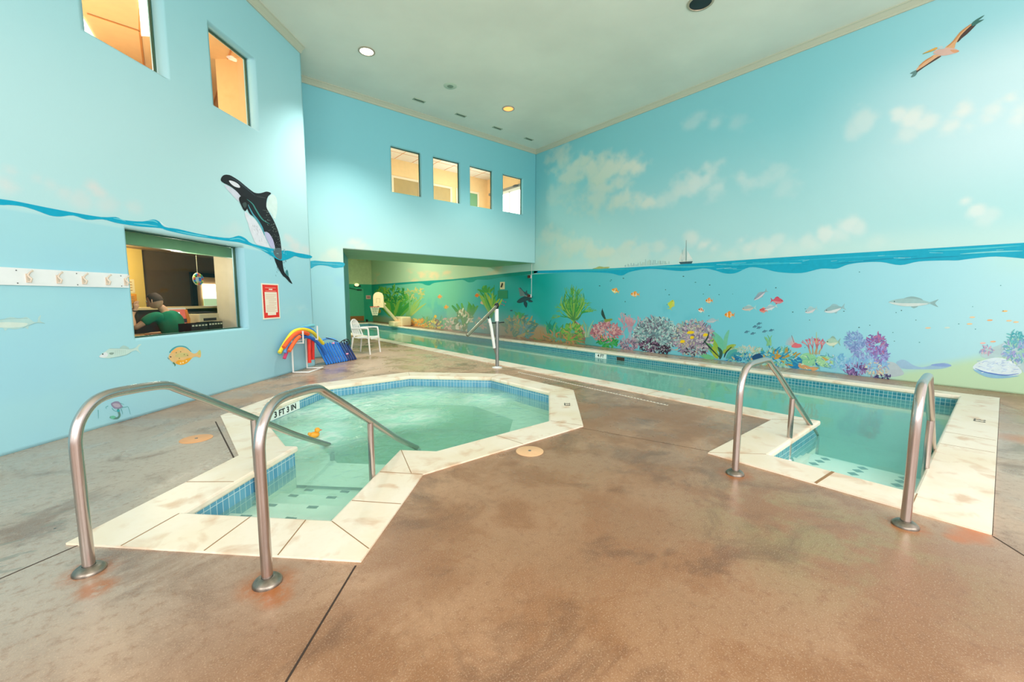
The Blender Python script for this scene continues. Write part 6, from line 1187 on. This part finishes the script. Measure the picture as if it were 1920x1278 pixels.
b = MB(); b.bx((9.08, 24.28, 1.32), (9.36, 24.295, 1.54), mat('pink_notice', 'e3b9a0', .6)); b.bx((9.13, 24.276, 1.38), (9.31, 24.28, 1.48), mat('notice_red_print', 'c9787a', .6)); tag(b.build('wall_notice'), 'pale pink notice on the far wall beside the door', 'notice')
b = MB(); b.bx((9.02, 24.15, 0), (9.1, 24.28, .12), m_bk); tag(b.build('door_stop'), 'small black block on the floor beside the far door', 'door stop')
def on_rw(x0, y0, x1, y1, m, th, mb): a = on_x(x0, y0, RX); c = on_x(x1, y1, RX); mb.bx((RX-th, c.y, c.z), (RX-.0005, a.y, a.z), m)
b = MB(); on_rw(938, 528.5, 946.5, 542, mat('cream_notice_card', 'f0dcae', .5), .012, b); o = b.build('wall_notice'); tag(o, 'cream notice with a black telephone picture on the far hall wall', 'notice')
m = MB(); P = on_x(942, 534.5, RX); m.box((RX-.03, P.y, P.z+.0), (.03, .05, .17), m_bk, Matrix.Rotation(.5, 3, 'X'), .008); m.build('handset_picture', o, 'black handset shape')
b = MB(); on_rw(933.8, 544.5, 952, 559.5, mat('plain_green_board', '0f8a5c', .5), .015, b); tag(b.build('wall_sign'), 'plain green rectangular sign below the telephone notice', 'sign')
t = thing('wall_conduit', (RX-.01, 10.26, 2.0), 'thin white conduit running down the right wall at the corner', 'conduit')
b = MB(); b.tube([(RX-.012, 10.26, 2.53), (RX-.012, 10.26, 1.40)], .008, m_wsl, 8); b.build('pipe', t)
for z, lb in ((2.10, 'upper dark red alarm box beside the corner conduit'), (1.46, 'lower dark red alarm box beside the corner conduit')):
    t = thing('alarm_box', (RX-.03, 10.32, z), lb, 'alarm'); b = MB(); b.bx((RX-.05, 10.28, z-.05), (RX-.001, 10.36, z+.05), m_wsl); b.build('back_box', t)
    b = MB(); b.bx((RX-.10, 10.27, z-.045), (RX-.0505, 10.37, z+.045), mat('dark_red_plastic', '5a1519', .3)); b.build('red_front', t)

# ------------------------------------------------------------------ ceiling fittings
def downlight(x, y, mlens, lbl, lit=None, r=.125):
    t = thing('recessed_downlight', (x, y, CZ), lbl, 'ceiling light'); b = MB(); b.lathe([(r, .0), (r+.03, -.004), (r+.032, -.012), (r, -.016), (r-.004, -.008)], (x, y, CZ), mat('trim_ring_metal', 'b9a890', .35, .3), 32); b.build('trim_ring', t)
    b = MB(); b.lathe([(0, -.010), (r*.7, -.012), (r, -.006)], (x, y, CZ), mlens, 32); b.build('lens', t)
    if lit:
        l = bpy.data.lights.new('downlight_lamp', 'SPOT'); l.energy = lit[0]; l.color = lit[1]; l.spot_size = math.radians(lit[2]); l.spot_blend = .7; l.shadow_soft_size = .07
        o = bpy.data.objects.new('downlight_lamp', l); COL.objects.link(o); o.location = (x, y, CZ-.04)
downlight(3.27, 8.27, m_lamp, 'bright white recessed downlight near the left wall', (560, (1, .95, .88), 105)); downlight(6.88, 8.37, m_lampo, 'orange glowing recessed downlight near the middle wall', (240, (1, .9, .78), 105)); downlight(6.88, 3.52, mat('dead_black_lens', '050508', .4), 'black unlit recessed opening in the front of the ceiling', None, .17)
t = thing('ceiling_speaker', (5.19, 8.36, CZ), 'pale round ceiling speaker between the two lit downlights', 'speaker'); b = MB(); b.lathe([(.07, -.012), (.13, -.012), (.15, 0)], (5.19, 8.36, CZ), mat('pale_green_grille_ring', 'bccbb6', .5), 28); b.build('ring', t); b = MB(); b.lathe([(0, -.006), (.07, -.010)], (5.19, 8.36, CZ), mat('green_grey_grille', '7f957f', .6), 28); b.build('grille', t)
for k, (x, y) in enumerate(((4.97, 9.42), (6.17, 9.45), (7.4, 9.48), (8.6, 9.5))):
    t = thing('ceiling_vent', (x, y, CZ), '%s slot vent in the ceiling along the middle wall, counted from the left' % ords[k], 'vent', 'slot vents in the ceiling along the middle wall')
    b = MB(); b.bx((x-.15, y-.055, CZ-.012), (x+.15, y-.03, CZ-.0005), mat('vent_frame_sage', 'a3b39c', .5)); b.bx((x-.15, y+.03, CZ-.012), (x+.15, y+.055, CZ-.0005), MATS['vent_frame_sage']); b.bx((x-.15, y-.03, CZ-.012), (x-.13, y+.03, CZ-.0005), MATS['vent_frame_sage']); b.bx((x+.13, y-.03, CZ-.012), (x+.15, y+.03, CZ-.0005), MATS['vent_frame_sage']); b.build('vent_frame', t)
    b = MB(); b.bx((x-.13, y-.03, CZ-.004), (x+.13, y+.03, CZ-.0005), mat('vent_dark_slot', '4f5f50', .7)); b.build('slot', t)

# ------------------------------------------------------------------ deck fittings and markers
m_lid = mat('peach_skimmer_lid', 'e8b88a', .5, noise=.05, nscale=12)
for (x, y, r, lb) in ((2.44, 2.66, .125, 'round peach skimmer lid in the deck in front of the hot tub'), (.14, 5.0, .135, 'round orange skimmer lid in the grey deck by the left wall')):
    t = thing('skimmer_lid', (x, y, 0), lb, 'lid'); b = MB(); b.lathe([(0, .006), (r-.01, .006), (r, .003), (r, 0)], (x, y, 0), m_lid if x > 1 else mat('orange_skimmer_lid', 'e0a06a', .5, noise=.05), 40); b.build('lid', t); b = MB(); b.lathe([(0, .009), (.012, .009), (.014, .006)], (x, y, 0), m_scr, 12); b.build('screw', t)
b = MB(); a, c = on_z(972, 697.5), on_z(1252, 759.5); joint(a, c, .028, .003, mat('white_slot_drain', 'eadfce', .5), b); t = tag(b.build('slot_drain'), 'long thin white slot drain in the deck between hot tub and lap pool', 'drain')
b = MB()
for k in range(60): p = a.lerp(c, (k+.5)/60); joint(p, p+(c-a).normalized()*.02, .012, .0045, m_cf, b)
o = b.build('drain_slit', t); o['kind'] = 'stuff'
def text_mesh(name, body, size, M, m, parent, off=0.):
    cu = bpy.data.curves.new(name, 'FONT'); cu.body = body; cu.size = size; cu.align_x = 'CENTER'; cu.align_y = 'CENTER'; cu.extrude = .001; cu.offset = off
    o = bpy.data.objects.new(name, cu); COL.objects.link(o); dg = bpy.context.evaluated_depsgraph_get(); me = bpy.data.meshes.new_from_object(o.evaluated_get(dg)); bpy.data.objects.remove(o)
    me.materials.clear(); me.materials.append(m); me.transform(M); o = bpy.data.objects.new(name, me); COL.objects.link(o); o.parent = parent
    r_ = parent
    while r_.parent: r_ = r_.parent
    if r_.name in PM: me.transform(PM[r_.name])
    return o
def basis(o, x, y): x, y = Vector(x).normalized(), Vector(y).normalized(); z = x.cross(y); return Matrix(((x.x, y.x, z.x, o[0]), (x.y, y.y, z.y, o[1]), (x.z, y.z, z.z, o[2]), (0, 0, 0, 1)))
m_mk = mat('black_marker_print', '14181a', .4); m_plq = mat('white_depth_tile', 'eef4ef', .25)
# 3 FT 3 IN on the diagonal side of the hot tub
cdg = (OY-OX)+1.75*S2; pa, pb = on_d(561, 750, cdg), on_d(505, 781, cdg); mid = (pa+pb)/2; xd = Vector((1, 1, 0)).normalized(); nd = Vector((1, -1, 0)).normalized()
L_ = (pa-pb).length; cen = Vector((mid.x, mid.y, -.105)); b = MB(); b.slab([cen-xd*L_/2+Vector((0, 0, -.055)), cen+xd*L_/2+Vector((0, 0, -.055)), cen+xd*L_/2+Vector((0, 0, .055)), cen-xd*L_/2+Vector((0, 0, .055))], nd*.004, m_plq); dm = b.build('depth_marker', spa_coping, 'white tile marked 3 FT 3 IN')
text_mesh('marking', '3 FT 3 IN', .105, basis(cen+nd*.0055, xd, (0, 0, 1)) @ Matrix.Scale(L_/.56, 4, (1, 0, 0)), m_mk, dm, .003)
yc = (6.82+6.46)/2; b = MB(); b.bx((PX1-.006, 6.46, -.17), (PX1, 6.82, -.05), m_plq); dm = b.build('depth_marker', pool_coping, 'white tile marked 4 FT'); text_mesh('marking', '4 FT', .11, basis((PX1-.007, yc, -.11), (0, -1, 0), (0, 0, 1)), m_mk, dm, .002)
b = MB(); b.bx((PX1-.008, 5.92, -.16), (PX1+.01, 6.14, -.075), mat('skimmer_mouth_brown', '3f3226', .6)); b.build('skimmer_mouth', pool_coping)
text_mesh('marking', '3.3', .11, basis((3.90, 3.545, .0135), (-.72, -.7, 0), (.7, -.72, 0)), m_mk, spa_coping, .001)
P = on_z(1835, 790); text_mesh('marking', '3.3', .13, basis((P.x, P.y, .0135), (-1, 0, 0), (0, -1, 0)), m_mk, pool_coping, 0)
# steam drifting over the lap pool by the lift
def steam(name, c, rad, dens):
    m = bpy.data.materials.new('steam'); m.use_nodes = True; nt = m.node_tree; nt.nodes.clear(); N = nt.nodes.new; L = nt.links.new
    o = N('ShaderNodeOutputMaterial'); v = N('ShaderNodeVolumeScatter'); v.inputs[0].default_value = (.95, 1, .96, 1); tc = N('ShaderNodeTexCoord'); g = N('ShaderNodeVectorMath'); g.operation = 'LENGTH'; L(tc.outputs['Object'], g.inputs[0])
    mr = N('ShaderNodeMapRange'); mr.interpolation_type = 'SMOOTHSTEP'; mr.inputs['From Min'].default_value = 1; mr.inputs['From Max'].default_value = .1; mr.inputs['To Max'].default_value = dens; L(g.outputs['Value'], mr.inputs['Value']); L(mr.outputs[0], v.inputs['Density']); L(v.outputs[0], o.inputs['Volume'])
    b = MB(); b.ball((0, 0, 0), 1, m, 24); ob = b.build(name); ob.location = c; ob.scale = rad; return ob
tag(steam('steam', (6.0, 8.8, .62), (1.5, 3.2, .76), .22), 'faint white steam over the lap pool beside the lift', 'steam', kind='stuff')
# floating toy
t = thing('rubber_duck', (1.17, 4.82, WZ), 'orange rubber duck floating in the hot tub behind the left handrail', 'toy'); m_dk = mat('orange_rubber', 'f0a52e', .4)
b = MB(); b.ball((1.17, 4.82, WZ+.03), (.055, .04, .035), m_dk, 16); b.ball((1.12, 4.82, WZ+.05), (.02, .02, .02), m_dk, 10); b.build('body', t); b = MB(); b.ball((1.20, 4.81, WZ+.08), .03, m_dk, 16); b.build('head', t); b = MB(); b.ball((1.232, 4.80, WZ+.077), (.014, .012, .006), mat('red_beak', 'd8542a', .4), 10); b.build('beak', t)
b = MB(); AR.ell(711.5, 583, 3, 4, 'b9a04c', 0, 2); AR.done('painted_starfish', wall_right)  # stand-in oval for a small orange A-shape on the far wall
